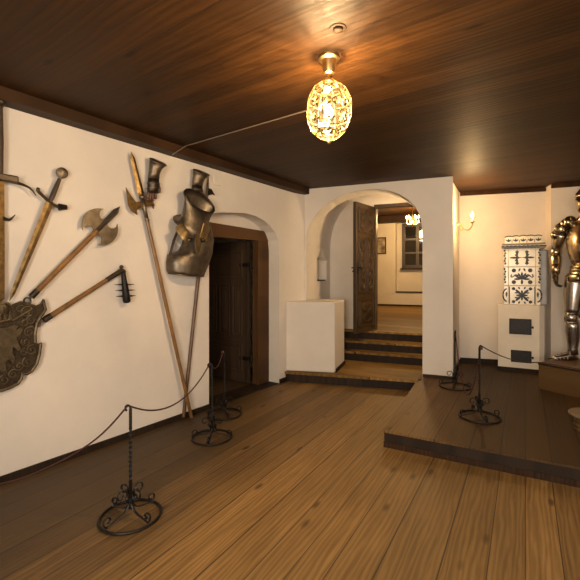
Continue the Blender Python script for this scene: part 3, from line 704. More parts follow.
for f_ in (.42, .60, .78):
    p = h0.lerp(h1, f_)
    for dr in (YV, -YV, Vector((1, 0, 0))): tube(b, [p, p+dr*.095], [.009, .002], 6)
obj('spike', b, M['iron'], fl)

# shield
sh = thing('heraldic_shield', 'bronze shield with scalloped edge and relief crest below the crossed weapons', 'shield', wl(-6, 345, 0))
rt = [(-5, 303.5), (0, 301.8), (6, 302), (9, 304.5), (10.5, 306.3), (13, 304), (19, 301.3), (27, 302.8), (35, 305.6), (40, 304), (42.6, 298.8), (45, 308.5), (40, 316), (36.2, 323), (34.2, 334), (34.5, 342), (36.5, 345.3), (40, 342.6), (38.8, 354), (36, 364), (31, 371.5), (26, 374.5), (21, 374), (20.5, 379), (16.5, 384.5), (8, 388.7), (0, 391.4), (-6, 392.5)]
pr = [wl(u_, v_, .02) for u_, v_ in rt]; cy_ = pr[0].y
pr[-1].y = cy_
full = pr+[Vector((p.x, 2*cy_-p.y, p.z)) for p in reversed(pr[1:-1])]
b = bm_new(); prism(b, full, (.028, 0, 0)); obj('shield_plate', b, M['shield'], sh)
b = bm_new(); ins = [Vector((XW+.05, cy_+(p.y-cy_)*.97, 1.02+(p.z-1.02)*.97)) for p in full]; tube(b, ins+[ins[0]], .011, 6); obj('rim', b, M['shield_hi'], sh)
b = bm_new(); cc = Vector((XW+.05, cy_, 0))
def sp(u_, v_, o_=.052): return wl(u_, v_, o_)
# helm-like head on top and a crown below it
ball(b, sp(2, 309.5, .05), .042, 12, (.5, 1, 1.1)); 
for x_ in (-.018, .018): ball(b, sp(2, 309, .072)+YV*x_, .009, 8)
pth = [sp(-6, 324, .055), sp(3, 321.5, .058), sp(12, 319, .055)]
tube(b, pth, .012, 8)
for u_, v_ in ((-5, 318), (0, 316.5), (5, 315), (10, 313.5)): tube(b, [sp(u_, v_+5, .055), sp(u_, v_-1, .055)], [.012, .004], 6); ball(b, sp(u_, v_-1, .055), .010, 8)
obj('crown', b, M['shield_hi'], sh)
b = bm_new()
ani = [(-8, 330), (0, 328), (8, 327), (13, 324), (17, 326), (15, 330), (19, 327), (22, 329), (19, 334), (15, 337), (17, 343), (20, 349), (17, 351), (12, 346), (11, 352), (14, 358), (12, 363), (8, 359), (4, 362), (5, 370), (0, 372), (-2, 366), (-8, 362), (-14, 366), (-20, 360), (-14, 350), (-16, 338)]
prism(b, [sp(u_, v_, .046) for u_, v_ in ani], (.022, 0, 0)); 
obj('beast_relief', b, M['shield_hi'], sh)
b = bm_new()
for (u_, v_, r_, a_) in ((26, 312, .045, .3), (31, 320, .035, 1.5), (24, 322, .03, 2.8), (29, 332, .040, .6), (26, 342, .032, 2.4), (32, 350, .040, 1.2), (24, 352, .030, .2), (28, 362, .040, 2.0), (19, 366, .034, 3.0), (13, 374, .036, .4), (4, 380, .036, 1.8), (20, 309, .028, .9)):
    for dup_ in (0, 1):
        p = sp(u_, v_, .050)
        if dup_: p = Vector((p.x, 2*cy_-p.y, p.z))
        tube(b, spiral(p, r_, .006, a_, a_+(9 if not dup_ else -9), 22, YV, ZV), .0065, 6)
pth = smooth_path([sp(12, 321, .05), sp(22, 315, .05), sp(32, 309, .05)], 5); tube(b, pth, .009, 6)
obj('scrollwork', b, M['shield_hi'], sh)

# halberd with crescent blade
def halberd(label, tip, sock, foot, off, blades=True):
    t_ = thing('halberd', label, 'halberd', (XW, foot.y, 0), group='halberds on the left wall')
    ax_ = (tip-foot).normalized(); s_ = Vector((1, 0, 0)).cross(ax_).normalized()
    b = bm_new(); tube(b, [foot, foot.lerp(sock, .5), sock], [.017, .018, .016], 10); obj('shaft', b, M['shaft' if blades else 'shaft_dark'], t_)
    b = bm_new(); tube(b, [sock-ax_*.22, sock-ax_*.02], [.017, .022], 10); ball(b, sock-ax_*.01, .026, 10); ball(b, sock-ax_*.22, .021, 10); obj('socket', b, M['old_steel'], t_, smooth=True)
    return t_, ax_, s_
tip, sock, foot = wl(131, 151.5, .05), wl(141.5, 196, .05), wl(191.5, 414, .10); foot.z = .02
h1_, ax, sd = halberd('long halberd with crescent blade, its shaft leaning from wall top to floor', tip, sock, foot, .05)
b = bm_new(); blade(b, [sock-ax*.0, sock+ax*.03, sock.lerp(tip, .45), sock.lerp(tip, .85), tip], [.020, .036, .028, .024, .002], .012, sd); obj('spear_point', b, M['gold_steel'], h1_)
cb = wl(142.5, 203, .05)
b = bm_new(); prism(b, [wl(u_, v_, .047) for u_, v_ in ((144, 198), (140.5, 201), (136, 202.5), (131.5, 197), (125.5, 187.5), (127, 197), (128, 205), (131, 211), (137, 215), (136.5, 210), (140, 208), (144.5, 208))], (.008, 0, 0)); obj('axe_blade', b, M['gold_steel'], h1_)
b = bm_new(); prism(b, [wl(u_, v_, .047) for u_, v_ in ((143.5, 199), (148, 200), (152, 199.5), (154, 205), (153, 209), (151.5, 206), (147, 206.5), (145, 207))], (.008, 0, 0)); obj('back_hook', b, M['gold_steel'], h1_)
tip, sock, foot = wl(208.5, 176, .04), wl(206.5, 199, .04), wl(183.5, 414.5, .025); foot.z = .02
h2_, ax, sd = halberd('dark halberd standing behind the hung cuirass, only tip and lower shaft showing', tip, sock, foot, .04, False)
b = bm_new(); blade(b, [sock, sock+ax*.05, sock.lerp(tip, .6), tip], [.016, .022, .018, .002], .010, sd); obj('spear_point', b, M['dull_steel'], h2_)
b = bm_new(); prism(b, [wl(u_, v_, .04) for u_, v_ in ((207, 188), (211, 189), (214.5, 195.5), (212, 194), (207, 196))], (.008, 0, 0)); obj('back_hook', b, M['dull_steel'], h2_)

# ---- gauntlets hung on the wall
def gauntlet(label, secs, fingers):
    t_ = thing('gauntlet', label, 'gauntlet', wl(*secs[0][:2], 0), group='gauntlets hung on the left wall')
    def ring(u0, v0, u1, v1, off, bul, tilt):
        p, q = wl(u0, v0, off), wl(u1, v1, off); c_ = (p+q)/2; a_ = (q-p)/2; o_ = Vector((bul, 0, -tilt))
        return [c_+a_*math.cos(2*PI*k/16)+o_*math.sin(2*PI*k/16) for k in range(16)]
    rr = [ring(*s) for s in secs]
    b = bm_new(); loft(b, rr[:4], caps=False); obj('cuff', b, M['old_steel'], t_, smooth=True, solid=.004)
    b = bm_new(); tube(b, rr[0]+[rr[0][0]], .006, 6); obj('cuff_rim', b, M['old_steel'], t_, smooth=True)
    b = bm_new(); loft(b, rr[3:]); obj('hand_plate', b, M['dull_steel'], t_, smooth=True)
    for k in range(4, len(rr)-1):
        b = bm_new(); c_ = sum(rr[k], Vector())/16; tube(b, [c_+(p-c_)*1.05 for p in rr[k]]+[c_+(rr[k][0]-c_)*1.05], .006, 6); obj('lame_band', b, M['old_steel'], t_, smooth=True)
    for f_ in fingers:
        b = bm_new(); pts_ = [wl(*q) for q in f_]; tube(b, smooth_path(pts_, 3), [.016-.006*k/(3*(len(pts_)-1)) for k in range(3*(len(pts_)-1)+1)], 8); obj('finger', b, M['glove'], t_, smooth=True)
    return t_
gauntlet('steel gauntlet hung fingers down right of the halberd blade', [
    (150.5, 159.5, 165.5, 164.5, .10, .055, .035), (150.0, 166, 161, 168.5, .085, .05, .02), (149.5, 172, 159, 174, .075, .042, .01), (148.5, 178, 158.5, 179, .07, .040, .006),
    (148, 183, 158.8, 184, .068, .040, .004), (148, 188, 158.5, 189, .066, .042, .0), (147.5, 193, 157.5, 194, .062, .036, .0)],
    [[(148.5, 192, .06), (147.8, 196, .062), (147.6, 199, .056)], [(150.8, 193, .07), (150.2, 198, .072), (150.6, 201, .064)], [(153.2, 193, .07), (152.8, 198, .072), (153, 200.5, .064)], [(155.6, 193, .065), (155.6, 196.5, .066), (155.4, 199, .058)], [(158, 185, .06), (159.6, 189, .064), (159.2, 193, .06)]])
gauntlet('steel gauntlet with flared cuff tucked behind the hung cuirass', [
    (194, 170.5, 208.5, 174.5, .10, .055, .035), (193.8, 176, 204.5, 178.5, .085, .048, .02), (193, 181, 202.5, 182.5, .075, .042, .01), (192.5, 185, 202, 186, .07, .040, .006),
    (192, 189, 202, 190, .066, .04, .004), (191.8, 193, 201.5, 194, .062, .04, 0), (191.5, 197, 200.5, 198, .06, .036, 0)],
    [[(192.5, 197, .055), (192.2, 201, .055), (192.5, 204, .05)], [(195, 197, .06), (195, 202, .06), (195, 205, .055)], [(197.3, 197, .06), (197.3, 202, .06), (197.3, 205, .055)], [(199.5, 197, .055), (199.6, 201, .055), (199.6, 203, .05)], [(201.4, 190, .055), (203, 194, .055), (203, 197, .05)]])

# ---- cuirass
cu = thing('cuirass', 'steel cuirass with high collar hung on the wall beside the doorway', 'armour', wl(190, 235, 0))
def hring(u0, v0, u1, v1, off, out, drop, n=28):
    p, q = wl(u0, v0, off), wl(u1, v1, off); c_ = (p+q)/2; a_ = (q-p)/2; o_ = Vector((out, 0, -drop))
    return [c_+a_*math.cos(2*PI*k/n)+o_*math.sin(2*PI*k/n) for k in range(n)]
gsec = [(184.6, 194.5, 213.8, 207.5, .17, .045, .105), (185.2, 200.5, 213.0, 209.8, .165, .055, .085), (184.6, 209, 209.5, 215, .16, .075, .06), (183, 216, 207.5, 219.5, .15, .09, .045), (180, 221.5, 207, 224, .14, .105, .06), (174.5, 221.5, 208.5, 226, .13, .115, .10)]
rr = [hring(*s) for s in gsec]
for k in range(28):
    q_ = max(0, math.sin(2*PI*k/28)); rr[-1][k].z -= .075*q_**3; rr[-2][k].z -= .03*q_**3
b = bm_new(); loft(b, rr, caps=False); obj('collar', b, M['old_steel'], cu, smooth=True, solid=.006)
b = bm_new(); tube(b, rr[0]+[rr[0][0]], .010, 8); obj('collar_rim', b, M['dull_steel'], cu, smooth=True)
b = bm_new(); tube(b, [p for k, p in enumerate(rr[-1]) if k <= 14], .007, 6); obj('collar_edge', b, M['old_steel'], cu, smooth=True)
bsec = [(184, 222, 206.5, 223, .05, .17), (183.5, 232, 207.5, 233, .05, .20), (183, 239, 208.5, 240, .05, .215), (181.5, 245, 207.5, 247, .05, .22), (178.5, 250.5, 207, 252, .05, .225), (173.5, 253.5, 206.4, 256, .04, .225), (167.5, 254.8, 205.5, 260, .03, .22), (166.4, 262, 203.5, 266, .03, .215), (166.4, 270, 201, 272, .03, .205), (168, 273.2, 199.5, 275.3, .03, .20)]
rows = []
for (u0, v0, u1, v1, off, bul) in bsec:
    p, q = wl(u0, v0, off), wl(u1, v1, off); N_ = 24; row = []
    for k in range(N_+1):
        f_ = k/N_; x_ = .5-.5*math.cos(PI*f_)
        row.append(p.lerp(q, x_)+Vector((bul*math.sin(PI*f_)**.75*.8, 0, -.02*math.sin(PI*f_))))
    rows.append(row)
b = bm_new(); loft(b, rows, caps=False, closed=False); obj('breastplate', b, M['old_steel'], cu, smooth=True, solid=.005)
b = bm_new(); tube(b, rows[-1], .007, 6); obj('hem_roll', b, M['old_steel'], cu, smooth=True)
for (pts_, lab) in ((((178.5, 225.5), (182, 230.5), (185.5, 235.5), (188.5, 240)), 'l'), (((207, 225), (205, 232), (202.8, 240)), 'r')):
    b = bm_new()
    pth = []
    for u_, v_ in pts_:
        pth.append(wl(u_, v_, (.22 if u_ < 180 else .25 if u_ < 184 else .275) if lab == 'l' else .25))
    tube(b, smooth_path(pth, 5), [(.050, .007)]*(5*(len(pth)-1)+1), 10, up=Vector((0, .6, .8)) if lab == 'l' else Vector((0, 1, 0))); st_ = obj('shoulder_strap', b, M['old_brass'], cu)
    b = bm_new(); ball(b, pth[-1]+Vector((.012, 0, 0)), .018, 10, (.5, 1, 1)); obj('rivet', b, M['dull_steel'], st_, smooth=True)
b = bm_new(); pt = [wl(195.5, 234, .262), wl(198.5, 234, .262), wl(200, 243, .262), wl(199.3, 251, .262), wl(197.5, 255, .262), wl(195.6, 251, .262), wl(194.8, 243, .262)]; prism(b, pt, (.012, 0, 0)); obj('buckle', b, M['old_brass'], cu)
b = bm_new(); tube(b, [wl(178.8, 228, .10), wl(174, 240, .09), wl(169.8, 255, .06)], (.013), 8); obj('side_strap', b, M['leather'], cu)

# ---- stanchions
def stanchion(loc, rz, lab):
    t_ = thing('rope_stanchion', lab, 'stanchion', loc, rz, 'wrought iron rope stanchions')
    b = bm_new(); hgt = .655
    rings = []
    for k in range(60):
        z_ = .06+(hgt-.06)*k/59; tw = 0 if k < 16 or k > 48 else (k-16)*.55
        if k > 48: tw = 32*.55
        s_ = .0078
        rings.append([Vector((s_*math.cos(tw+PI/4+q*PI/2)*1.3, s_*math.sin(tw+PI/4+q*PI/2)*1.3, z_)) for q in range(4)])
    loft(b, rings); obj('pole', b, M['iron'], t_, world=False)
    b = bm_new(); tube(b, arc((-.018, 0, hgt), .018, 0, PI*1.35, 12, (1, 0, 0), (0, 0, 1)), .0065, 8); obj('hook', b, M['iron'], t_, world=False)
    b = bm_new(); tube(b, arc((0, 0, .009), .175, 0, 2*PI, 48, (1, 0, 0), (0, 1, 0)), .0085, 8); obj('base_ring', b, M['iron'], t_, world=False)
    b = bm_new(); lathe(b, [(.006, .05), (.017, .055), (.019, .075), (.017, .10), (.006, .105)], 12); obj('collar', b, M['iron'], t_, world=False)
    for q in range(4):
        a_ = PI/4+q*PI/2+.5; ex = Vector((math.cos(a_), math.sin(a_), 0))
        b = bm_new(); pth = smooth_path([ex*.010+ZV*.115, ex*.018+ZV*.075, ex*.05+ZV*.042, ex*.11+ZV*.028, ex*.160+ZV*.017], 5)
        sp_ = spiral(ex*.150+ZV*.050, .032, .009, -PI*.45, PI*1.55, 16, ex, ZV)
        tube(b, pth+sp_[2:], [(.0085, .0045)]*(len(pth)+len(sp_)-2), 6, up=ex.cross(ZV)); obj('leg', b, M['iron'], t_, world=False)
        b = bm_new(); sp_ = spiral(ex*.062+ZV*.150, .042, .010, -PI*.75, -PI*.75-PI*2.3, 22, ex, ZV)
        tube(b, smooth_path([ex*.010+ZV*.07, ex*.018+ZV*.10], 3)+sp_, [(.008, .0042)]*(4+len(sp_)), 6, up=ex.cross(ZV)); obj('scroll', b, M['iron'], t_, world=False)
    return t_
S1 = stanchion((-2.187, 1.409, 0), .35, 'wrought iron rope stanchion nearest the viewer, beside the left wall')
S2 = dup(S1, (-2.663, 2.526, 0), .9, 'wrought iron rope stanchion standing just in front of another near the side door')
S3 = dup(S1, (-3.005, 3.03, 0), 1.3, 'wrought iron rope stanchion closest to the side doorway in the left wall')
S4 = dup(S1, (-.725, 4.061, PL), 2.4, 'wrought iron rope stanchion in the middle of the raised platform')
S5 = dup(S1, (-1.165, 5.02, PL), 2.0, 'wrought iron rope stanchion at the foot of the white pier')
def hook(s, z=.665): 
    r_ = Matrix.Rotation(s.rotation_euler.z, 4, 'Z') @ Vector((-.018, 0, z+.008)); return Vector(s.location)+r_
def rope(label, p, q, dip, r=.0055):
    b = bm_new(); tube(b, sag(p, q, dip), r, 6); return tag(obj('rope', b, M['rope'], smooth=True), label, 'rope', 'barrier ropes')
k1, k2, k3, k4, k5 = map(hook, (S1, S2, S3, S4, S5))
b = bm_new(); tube(b, smooth_path([k1, depth(112, 424, 2.44), depth(96, 439, 2.46), depth(78, 451.5, 2.48), depth(60, 461.5, 2.50), depth(30, 475, 2.53), depth(0, 484, 2.55), depth(-25, 486, 2.57), Vector((XW+.20, .62, .20)), Vector((XW+.05, .35, .42)), Vector((XW+.010, .30, .50))], 5), .0055, 6)
tag(obj('rope', b, M['rope'], smooth=True), 'dark red barrier rope drooping towards the floor at the left picture edge', 'rope', 'barrier ropes')
rope('dark red barrier rope sagging between the nearest and the second stanchion', k1, k2, .17)
rope('short barrier rope between the two stanchions by the side doorway', k2, k3, .10)
rope('barrier rope hanging low between the two platform stanchions', k5, k4, .60)
pk_ = Vector((-.356, 5.52, .445)); pd_ = Vector((.894, -.447, 0))
b = bm_new(); tube(b, sag(k4, pk_+Vector((-.008, -.012, .004)), .05)+[pk_+pd_*.03+Vector((.0, .0, .006)), pk_+pd_*.4+Vector((.01, .02, .006)), pk_+pd_*.80+Vector((.01, .02, .006))], .0055, 6)
tag(obj('rope', b, M['rope'], smooth=True), 'barrier rope stretched from the platform stanchion onto the edge of the wooden plinth', 'rope', 'barrier ropes')

# ---- tiled stove
SL, SR = Vector((-.883, 6.287, 0)), Vector((-.362, 6.357, 0))
sx = (SR-SL).normalized(); syv = Vector((-sx.y, sx.x, 0))
MS = Matrix.Translation(SL) @ Matrix(((sx.x, syv.x, 0, 0), (sx.y, syv.y, 0, 0), (0, 0, 1, 0), (0, 0, 0, 1)))
sw_ = (SR-SL).length
sv = thing('tiled_stove', 'white stove with blue patterned tiles on top and two black iron doors', 'stove', (SL+SR)/2+Vector((0, 0, PL)))
b = bm_new(); prism(b, [MS @ Vector(p) for p in ((0, 0, PL+.055), (sw_-.03, 0, PL+.055), (sw_+.03, .05, PL+.055), (sw_+.03, .27, PL+.055), (0, .27, PL+.055))], (0, 0, 1.065-PL-.055)); bd = obj('body', b, M['stove_white'], sv)
b = bm_new(); prism(b, [MS @ Vector(p) for p in ((-.004, -.006, PL), (sw_-.028, -.006, PL), (sw_+.036, .048, PL), (sw_+.036, .27, PL), (-.004, .27, PL))], (0, 0, .056)); obj('plinth_band', b, M['riser'], sv)
def iron_door(x0, x1, z0, z1):
    b = bm_new(); box(b, (x0, -.012, z0), (x1, .002, z1), M=MS, bev=.003); fr = obj('iron_door', b, M['iron'], sv)
    b = bm_new(); box(b, (x0+.015, -.020, z0+.015), (x1-.015, -.010, z1-.015), M=MS, bev=.003); obj('door_panel', b, M['iron'], fr)
    b = bm_new(); tube(b, [MS @ Vector((x1-.005, -.012, (z0+z1)/2)), MS @ Vector((x1-.005, -.035, (z0+z1)/2)), MS @ Vector((x1+.015, -.04, (z0+z1)/2))], .007, 8); tube(b, [MS @ Vector((x1+.013, -.038, (z0+z1)/2-.015)), MS @ Vector((x1+.013, -.038, (z0+z1)/2+.015))], .009, 8); obj('handle', b, M['iron'], fr)
iron_door(.138, .405, .66, .875); iron_door(.158, .405, .275, .44)
UZ0, UZ1 = 1.065, 1.845
ux0, ux1, uy0, uy1 = .085, .500, .03, .27
b = bm_new(); box(b, (ux0, uy0, UZ0), (ux1, uy1, UZ1), M=MS, bev=.006); box(b, (ux1-.002, uy0+.05, UZ0), (ux1+.098, uy1, UZ1-.02), M=MS, bev=.02); up_ = obj('tile_tower', b, M['tile_shade'], sv)
rows_ = [(UZ0, 1.33), (1.33, 1.59), (1.59, UZ1)]
FACE = lambda x_, z_, o_=0: MS @ Vector((x_, uy0-.010-o_, z_))
XF = (MS.to_3x3() @ Vector((1, 0, 0))); 
for ri, (z0, z1) in enumerate(rows_):
    for cn_, (x0, x1) in (('tile', (ux0+.045, ux1-.045)), ('corner_tile', (ux0-.012, ux0+.043)), ('corner_tile', (ux1-.043, ux1+.012))):
        b = bm_new(); box(b, (x0, uy0-.010, z0+.003), (x1, uy0+.03, z1-.003), M=MS, bev=.005); tl = obj(cn_, b, M['tile'], sv)
        b = bm_new(); zc, xc = (z0+z1)/2, (x0+x1)/2; hw, hh = (x1-x0)/2, (z1-z0)/2
        def dot(x_, z_, r_, sx_=1, sz_=1): lathe(b, [(r_*1.15, 0), (r_*1.15, .002), (r_*.9, .003)], 14, MS @ Matrix.Translation((x_, uy0-.009, z_)) @ Matrix.Rotation(PI/2, 4, 'X') @ Matrix.Diagonal((sx_, sz_, 1, 1)))
        def petal(x_, z_, a_, l_, w_):
            ex_ = Vector((math.cos(a_), 0, math.sin(a_))); ey_ = Vector((-math.sin(a_), 0, math.cos(a_))); p_ = Vector((x_, uy0-.010, z_))
            out_ = [p_+ex_*l_*1.1*f_+ey_*w_*1.12*g_ for f_, g_ in ((0, .15), (.35, .8), (.65, 1), (.9, .6), (1, 0), (.9, -.6), (.65, -1), (.35, -.8), (0, -.15))]
            prism(b, [MS @ q_ for q_ in out_], (MS.to_3x3() @ Vector((0, -.0025, 0))))
        def curl(x_, z_, r_, a_, dr, w_=.008): tube(b, [MS @ p_ for p_ in spiral(Vector((x_, uy0-.010, z_)), r_, r_*.25, a_, a_+dr*4.5, 12, (1, 0, 0), (0, 0, 1))], [(w_, .0025)]*13, 6, up=(MS.to_3x3() @ Vector((0, 0, 1))))
        if cn_ == 'tile':
            if ri == 0:
                for q in range(4): petal(xc, zc, PI/4+q*PI/2, hw*.62, .016); petal(xc, zc, q*PI/2, hw*.40, .012)
                for sg in (-1, 1):
                    for sz_ in (-1, 1):
                        dot(xc+sg*hw*.62, zc+sz_*hh*.68, .019); curl(xc+sg*hw*.45, zc+sz_*hh*.34, .030, PI/2*sz_, sg*sz_); petal(xc+sg*hw*.15, zc+sz_*hh*.62, PI/2-sg*sz_*.5 if sz_ > 0 else -PI/2+sg*.5, .035, .010)
                for xx in (-1, 1):
                    box(b, (xc+xx*hw*.93-.006, uy0-.0125, z0+.012), (xc+xx*hw*.93+.006, uy0-.009, z1-.012), M=MS)
            elif ri == 1:
                for q in range(7): petal(xc, zc-hh*.3, PI*q/6, hw*.55, .012)
                petal(xc, zc-hh*.3, -PI/2, hh*.5, .014)
                for sg in (-1, 1):
                    for sz_ in (-1, 1): dot(xc+sg*hw*.6, zc+sz_*hh*.62, .024)
                    curl(xc+sg*hw*.4, zc-hh*.05, .035, 0 if sg > 0 else PI, sg); petal(xc+sg*hw*.25, zc+hh*.5, PI/2+sg*.4, .045, .011); curl(xc+sg*hw*.72, zc, .022, PI/2, -sg)
            else:
                for sg in (-1, 1):
                    for sz_ in (-1, 1): petal(xc+sg*hw*.36, zc, PI/2*sz_+sg*.0, hh*.75, .014); dot(xc+sg*hw*.36, zc+sz_*hh*.62, .015, 1.5, .7); petal(xc+sg*hw*.36, zc+sz_*hh*.15, sz_*PI/4 if sg > 0 else PI-sz_*PI/4, .035, .009)
                    petal(xc, zc, 0 if sg > 0 else PI, hw*.85, .013); dot(xc+sg*hw*.36, zc, .020)
        else:
            sg = -1 if x0 < .2 else 1
            if ri == 0:
                tube(b, [MS @ p_ for p_ in arc((xc-sg*.01, uy0-.010, zc), hh*.66, -PI/2, PI/2, 14, (sg*.55, 0, 0), (0, 0, 1))], [(.009, .003)]*15, 6, up=(MS.to_3x3() @ Vector((0, 0, 1))))
                petal(xc-sg*.005, zc-.03, PI/2, .07, .012)
            else:
                for q in range(6): petal(xc+sg*.018, z0+.03+(z1-z0-.06)*q/5.5, PI/2 if q % 2 else PI/2+.4*sg, .034, .012)
        obj('tile_pattern', b, M['tile_blue'] if ri != 2 else M['tile_green'], tl)
    b = bm_new(); box(b, (ux1+.097, uy0+.09, z0+.03), (ux1+.102, uy1-.05, z1-.03), M=MS); 
    for q in range(4): box(b, (ux1-.004, uy0+.012, z0+.02+q*.055), (ux1+.014, uy0+.03, z0+.05+q*.055), M=MS)
    obj('side_tile', b, M['tile_blue'], sv)
b = bm_new()
for (o_, z0, z1) in ((.015, UZ1-.005, UZ1+.012), (.040, UZ1+.012, UZ1+.040), (.030, UZ1+.040, UZ1+.055), (.022, UZ1+.055, UZ1+.07)):
    box(b, (ux0-o_, uy0-.01-o_, z0), (ux1+.05+o_*.6, uy1, z1), M=MS, bev=.004)
co = obj('cornice', b, M['tile'], sv)
b = bm_new(); box(b, (ux0-.042, uy0-.054, UZ1+.016), (ux1+.076, uy0-.049, UZ1+.034), M=MS)
for k in range(12): box(b, (ux0-.01+k*.036, uy0-.034, UZ1+.0), (ux0+.010+k*.036, uy0-.022, UZ1+.011), M=MS)
for z_ in (.001, .046, .060): box(b, (ux0-.034, uy0-.046-(.0 if z_ < .05 else -.012), UZ1+z_), (ux1+.066, uy0-.040, UZ1+z_+.008), M=MS)
for k in range(10): box(b, (ux0-.035+k*.05, uy0-.056, UZ1+.020), (ux0-.012+k*.05, uy0-.049, UZ1+.038), M=MS)
obj('cornice_band', b, M['tile_blue'], co)
b = bm_new(); ctop = [(ux0+.0, UZ1+.07)]
nx = 36; cl = ux1-ux0+.03
for k in range(nx+1):
    f_ = k/nx; ctop.append((ux0+cl*f_, UZ1+.165+.012*abs(math.sin(f_*PI*5))+.008*math.sin(f_*PI)))
ctop.append((ux0+cl, UZ1+.07))
prism(b, [MS @ Vector((x_, uy0-.012, z_)) for x_, z_ in ctop], MS.to_3x3() @ Vector((0, .03, 0))); cr = obj('crest', b, M['tile'], sv)
b = bm_new(); tube(b, [MS @ Vector((x_, uy0-.014, z_-.006)) for x_, z_ in ctop[1:-1]], .006, 6)
for k in range(5):
    xc = ux0+cl*(k+.5)/5
    for a_ in (PI/2, PI/2+.8, PI/2-.8): 
        p_ = Vector((xc, uy0-.013, UZ1+.095)); ex_ = Vector((math.cos(a_), 0, math.sin(a_))); ey_ = Vector((-math.sin(a_), 0, math.cos(a_)))
        prism(b, [MS @ (p_+ex_*.045*f_+ey_*.009*g_) for f_, g_ in ((0, .2), (.5, 1), (.9, .6), (1, 0), (.9, -.6), (.5, -1), (0, -.2))], MS.to_3x3() @ Vector((0, -.003, 0)))
    if k: box(b, (ux0+cl*k/5-.003, uy0-.015, UZ1+.075), (ux0+cl*k/5+.003, uy0-.012, UZ1+.12), M=MS)
obj('crest_pattern', b, M['tile_blue'], cr)

# ---- plinth and suit of armour
PZ = .445
pA = Vector((-.356, 5.52, PL)); pdir = Vector((.894, -.447, 0)); pn = Vector((.447, .894, 0))
pC = [pA, pA+pdir*.95, pA+pdir*.95+pn*.85, pA+pn*.85]
b = bm_new(); MPl = Matrix.Translation(pA) @ Matrix(((pdir.x, pn.x, 0, 0), (pdir.y, pn.y, 0, 0), (0, 0, 1, 0), (0, 0, 0, 1)))
pl = thing('wooden_plinth', 'brown wooden plinth under the suit of armour on the platform', 'plinth', pA)
box(b, (.006, .006, 0), (.944, .70, PZ-PL-.024), M=Matrix.Identity(4)); o_ = obj('plinth_box', b, M['plinth'], pl, world=False); 
b = bm_new(); box(b, (0, 0, PZ-PL-.024), (.95, .71, PZ-PL), bev=.004); obj('plinth_top', b, M['plinth'], pl, world=False)
pl.rotation_euler = (0, 0, math.atan2(pdir.y, pdir.x))

su_loc = at(586, 363, PZ)+Vector((.015, .06, 0)); su_loc.z = PZ
su = thing('suit_of_armour', 'full standing suit of plate armour on the wooden plinth at the right edge', 'suit of armour', su_loc, math.radians(-18))
def part(name, b, mat='steel', par=None, smooth=True, solid=0): return obj(name, b, M[mat], par or su, smooth=smooth, world=False, solid=solid)
def shell(secs, n=24, caps=True):
    """secs: (x, y, z, rx, ry[, front push])"""
    b = bm_new(); rings = []
    for s in secs:
        x_, y_, z_, rx, ry = s[:5]; push = s[5] if len(s) > 5 else 0
        r_ = []
        for k in range(n):
            a_ = 2*PI*k/n; c_, s_ = math.cos(a_), math.sin(a_)
            yy = ry*s_
            if s_ < 0: yy -= push*(abs(s_)**6)
            r_.append(Vector((x_+rx*c_, y_+yy, z_)))
        rings.append(r_)
    loft(b, rings, caps); return b
# torso
part('breastplate', shell([(0, 0, 1.14, .150, .115, .01), (0, -.01, 1.20, .165, .135, .03), (0, -.015, 1.30, .195, .155, .05), (0, -.01, 1.42, .215, .160, .05), (0, 0, 1.54, .21, .14, .03), (0, .01, 1.64, .17, .11, .01), (0, .01, 1.69, .11, .09)]))
part('waist_flange', shell([(0, 0, 1.155, .156, .124, .015), (0, 0, 1.125, .175, .145, .02), (0, 0, 1.11, .178, .148, .02)]))
for k in range(2):
    part('fauld_lame', shell([(0, 0, 1.13-k*.05, .165+k*.012, .135+k*.010), (0, 0, 1.075-k*.05, .182+k*.012, .152+k*.010), (0, 0, 1.07-k*.05, .178+k*.012, .148+k*.010)]))
for sg in (-1, 1):
    b = bm_new(); rows = []
    for k in range(3):
        z_ = 1.045-.045*k; row = []
        for q in range(9):
            a_ = -PI/2+sg*(.12+.95*q/8); row.append(Vector((.20*math.cos(a_)*1.02, (.178+.004*k)*math.sin(a_)-.005*k, z_)))
        rows.append(row)
    loft(b, rows, False, False); part('tasset', b, 'steel', solid=.006)
part('gorget', shell([(0, .01, 1.66, .135, .115), (0, .008, 1.70, .105, .095), (0, .005, 1.75, .085, .085), (0, .0, 1.80, .088, .090)]))
# helmet: skull, visor with beak, crest
part('helmet', shell([(0, .0, 1.79, .088, .098), (0, .0, 1.84, .105, .120), (0, .0, 1.92, .115, .132), (0, .0, 2.0, .108, .124), (0, .005, 2.05, .075, .09), (0, .01, 2.08, .03, .04)]))
vs_ = shell([(0, -.04, 1.775, .080, .085, .03), (0, -.045, 1.82, .094, .098, .065), (0, -.045, 1.865, .102, .100, .085), (0, -.04, 1.90, .108, .102, .055), (0, -.035, 1.925, .110, .103, .03)]); vis = part('visor', vs_)
b = bm_new(); box(b, (-.07, -.150, 1.926), (.07, -.10, 1.938)); part('eye_slit', b, 'iron', vis, False)
part('brow_plate', shell([(0, -.02, 1.94, .117, .117, .025), (0, -.015, 1.97, .117, .12, .015), (0, -.01, 2.0, .110, .118)]))
b = bm_new(); tube(b, [(0, -.12, 1.99), (0, -.07, 2.07), (0, .01, 2.10), (0, .09, 2.06), (0, .13, 1.96)], [.004, .012, .014, .012, .004], 8); part('crest_ridge', b)
for sg in (-1, 1): b = bm_new(); ball(b, (sg*.115, -.01, 1.94), .02, 10, (.5, 1, 1)); part('pivot', b, 'brass')
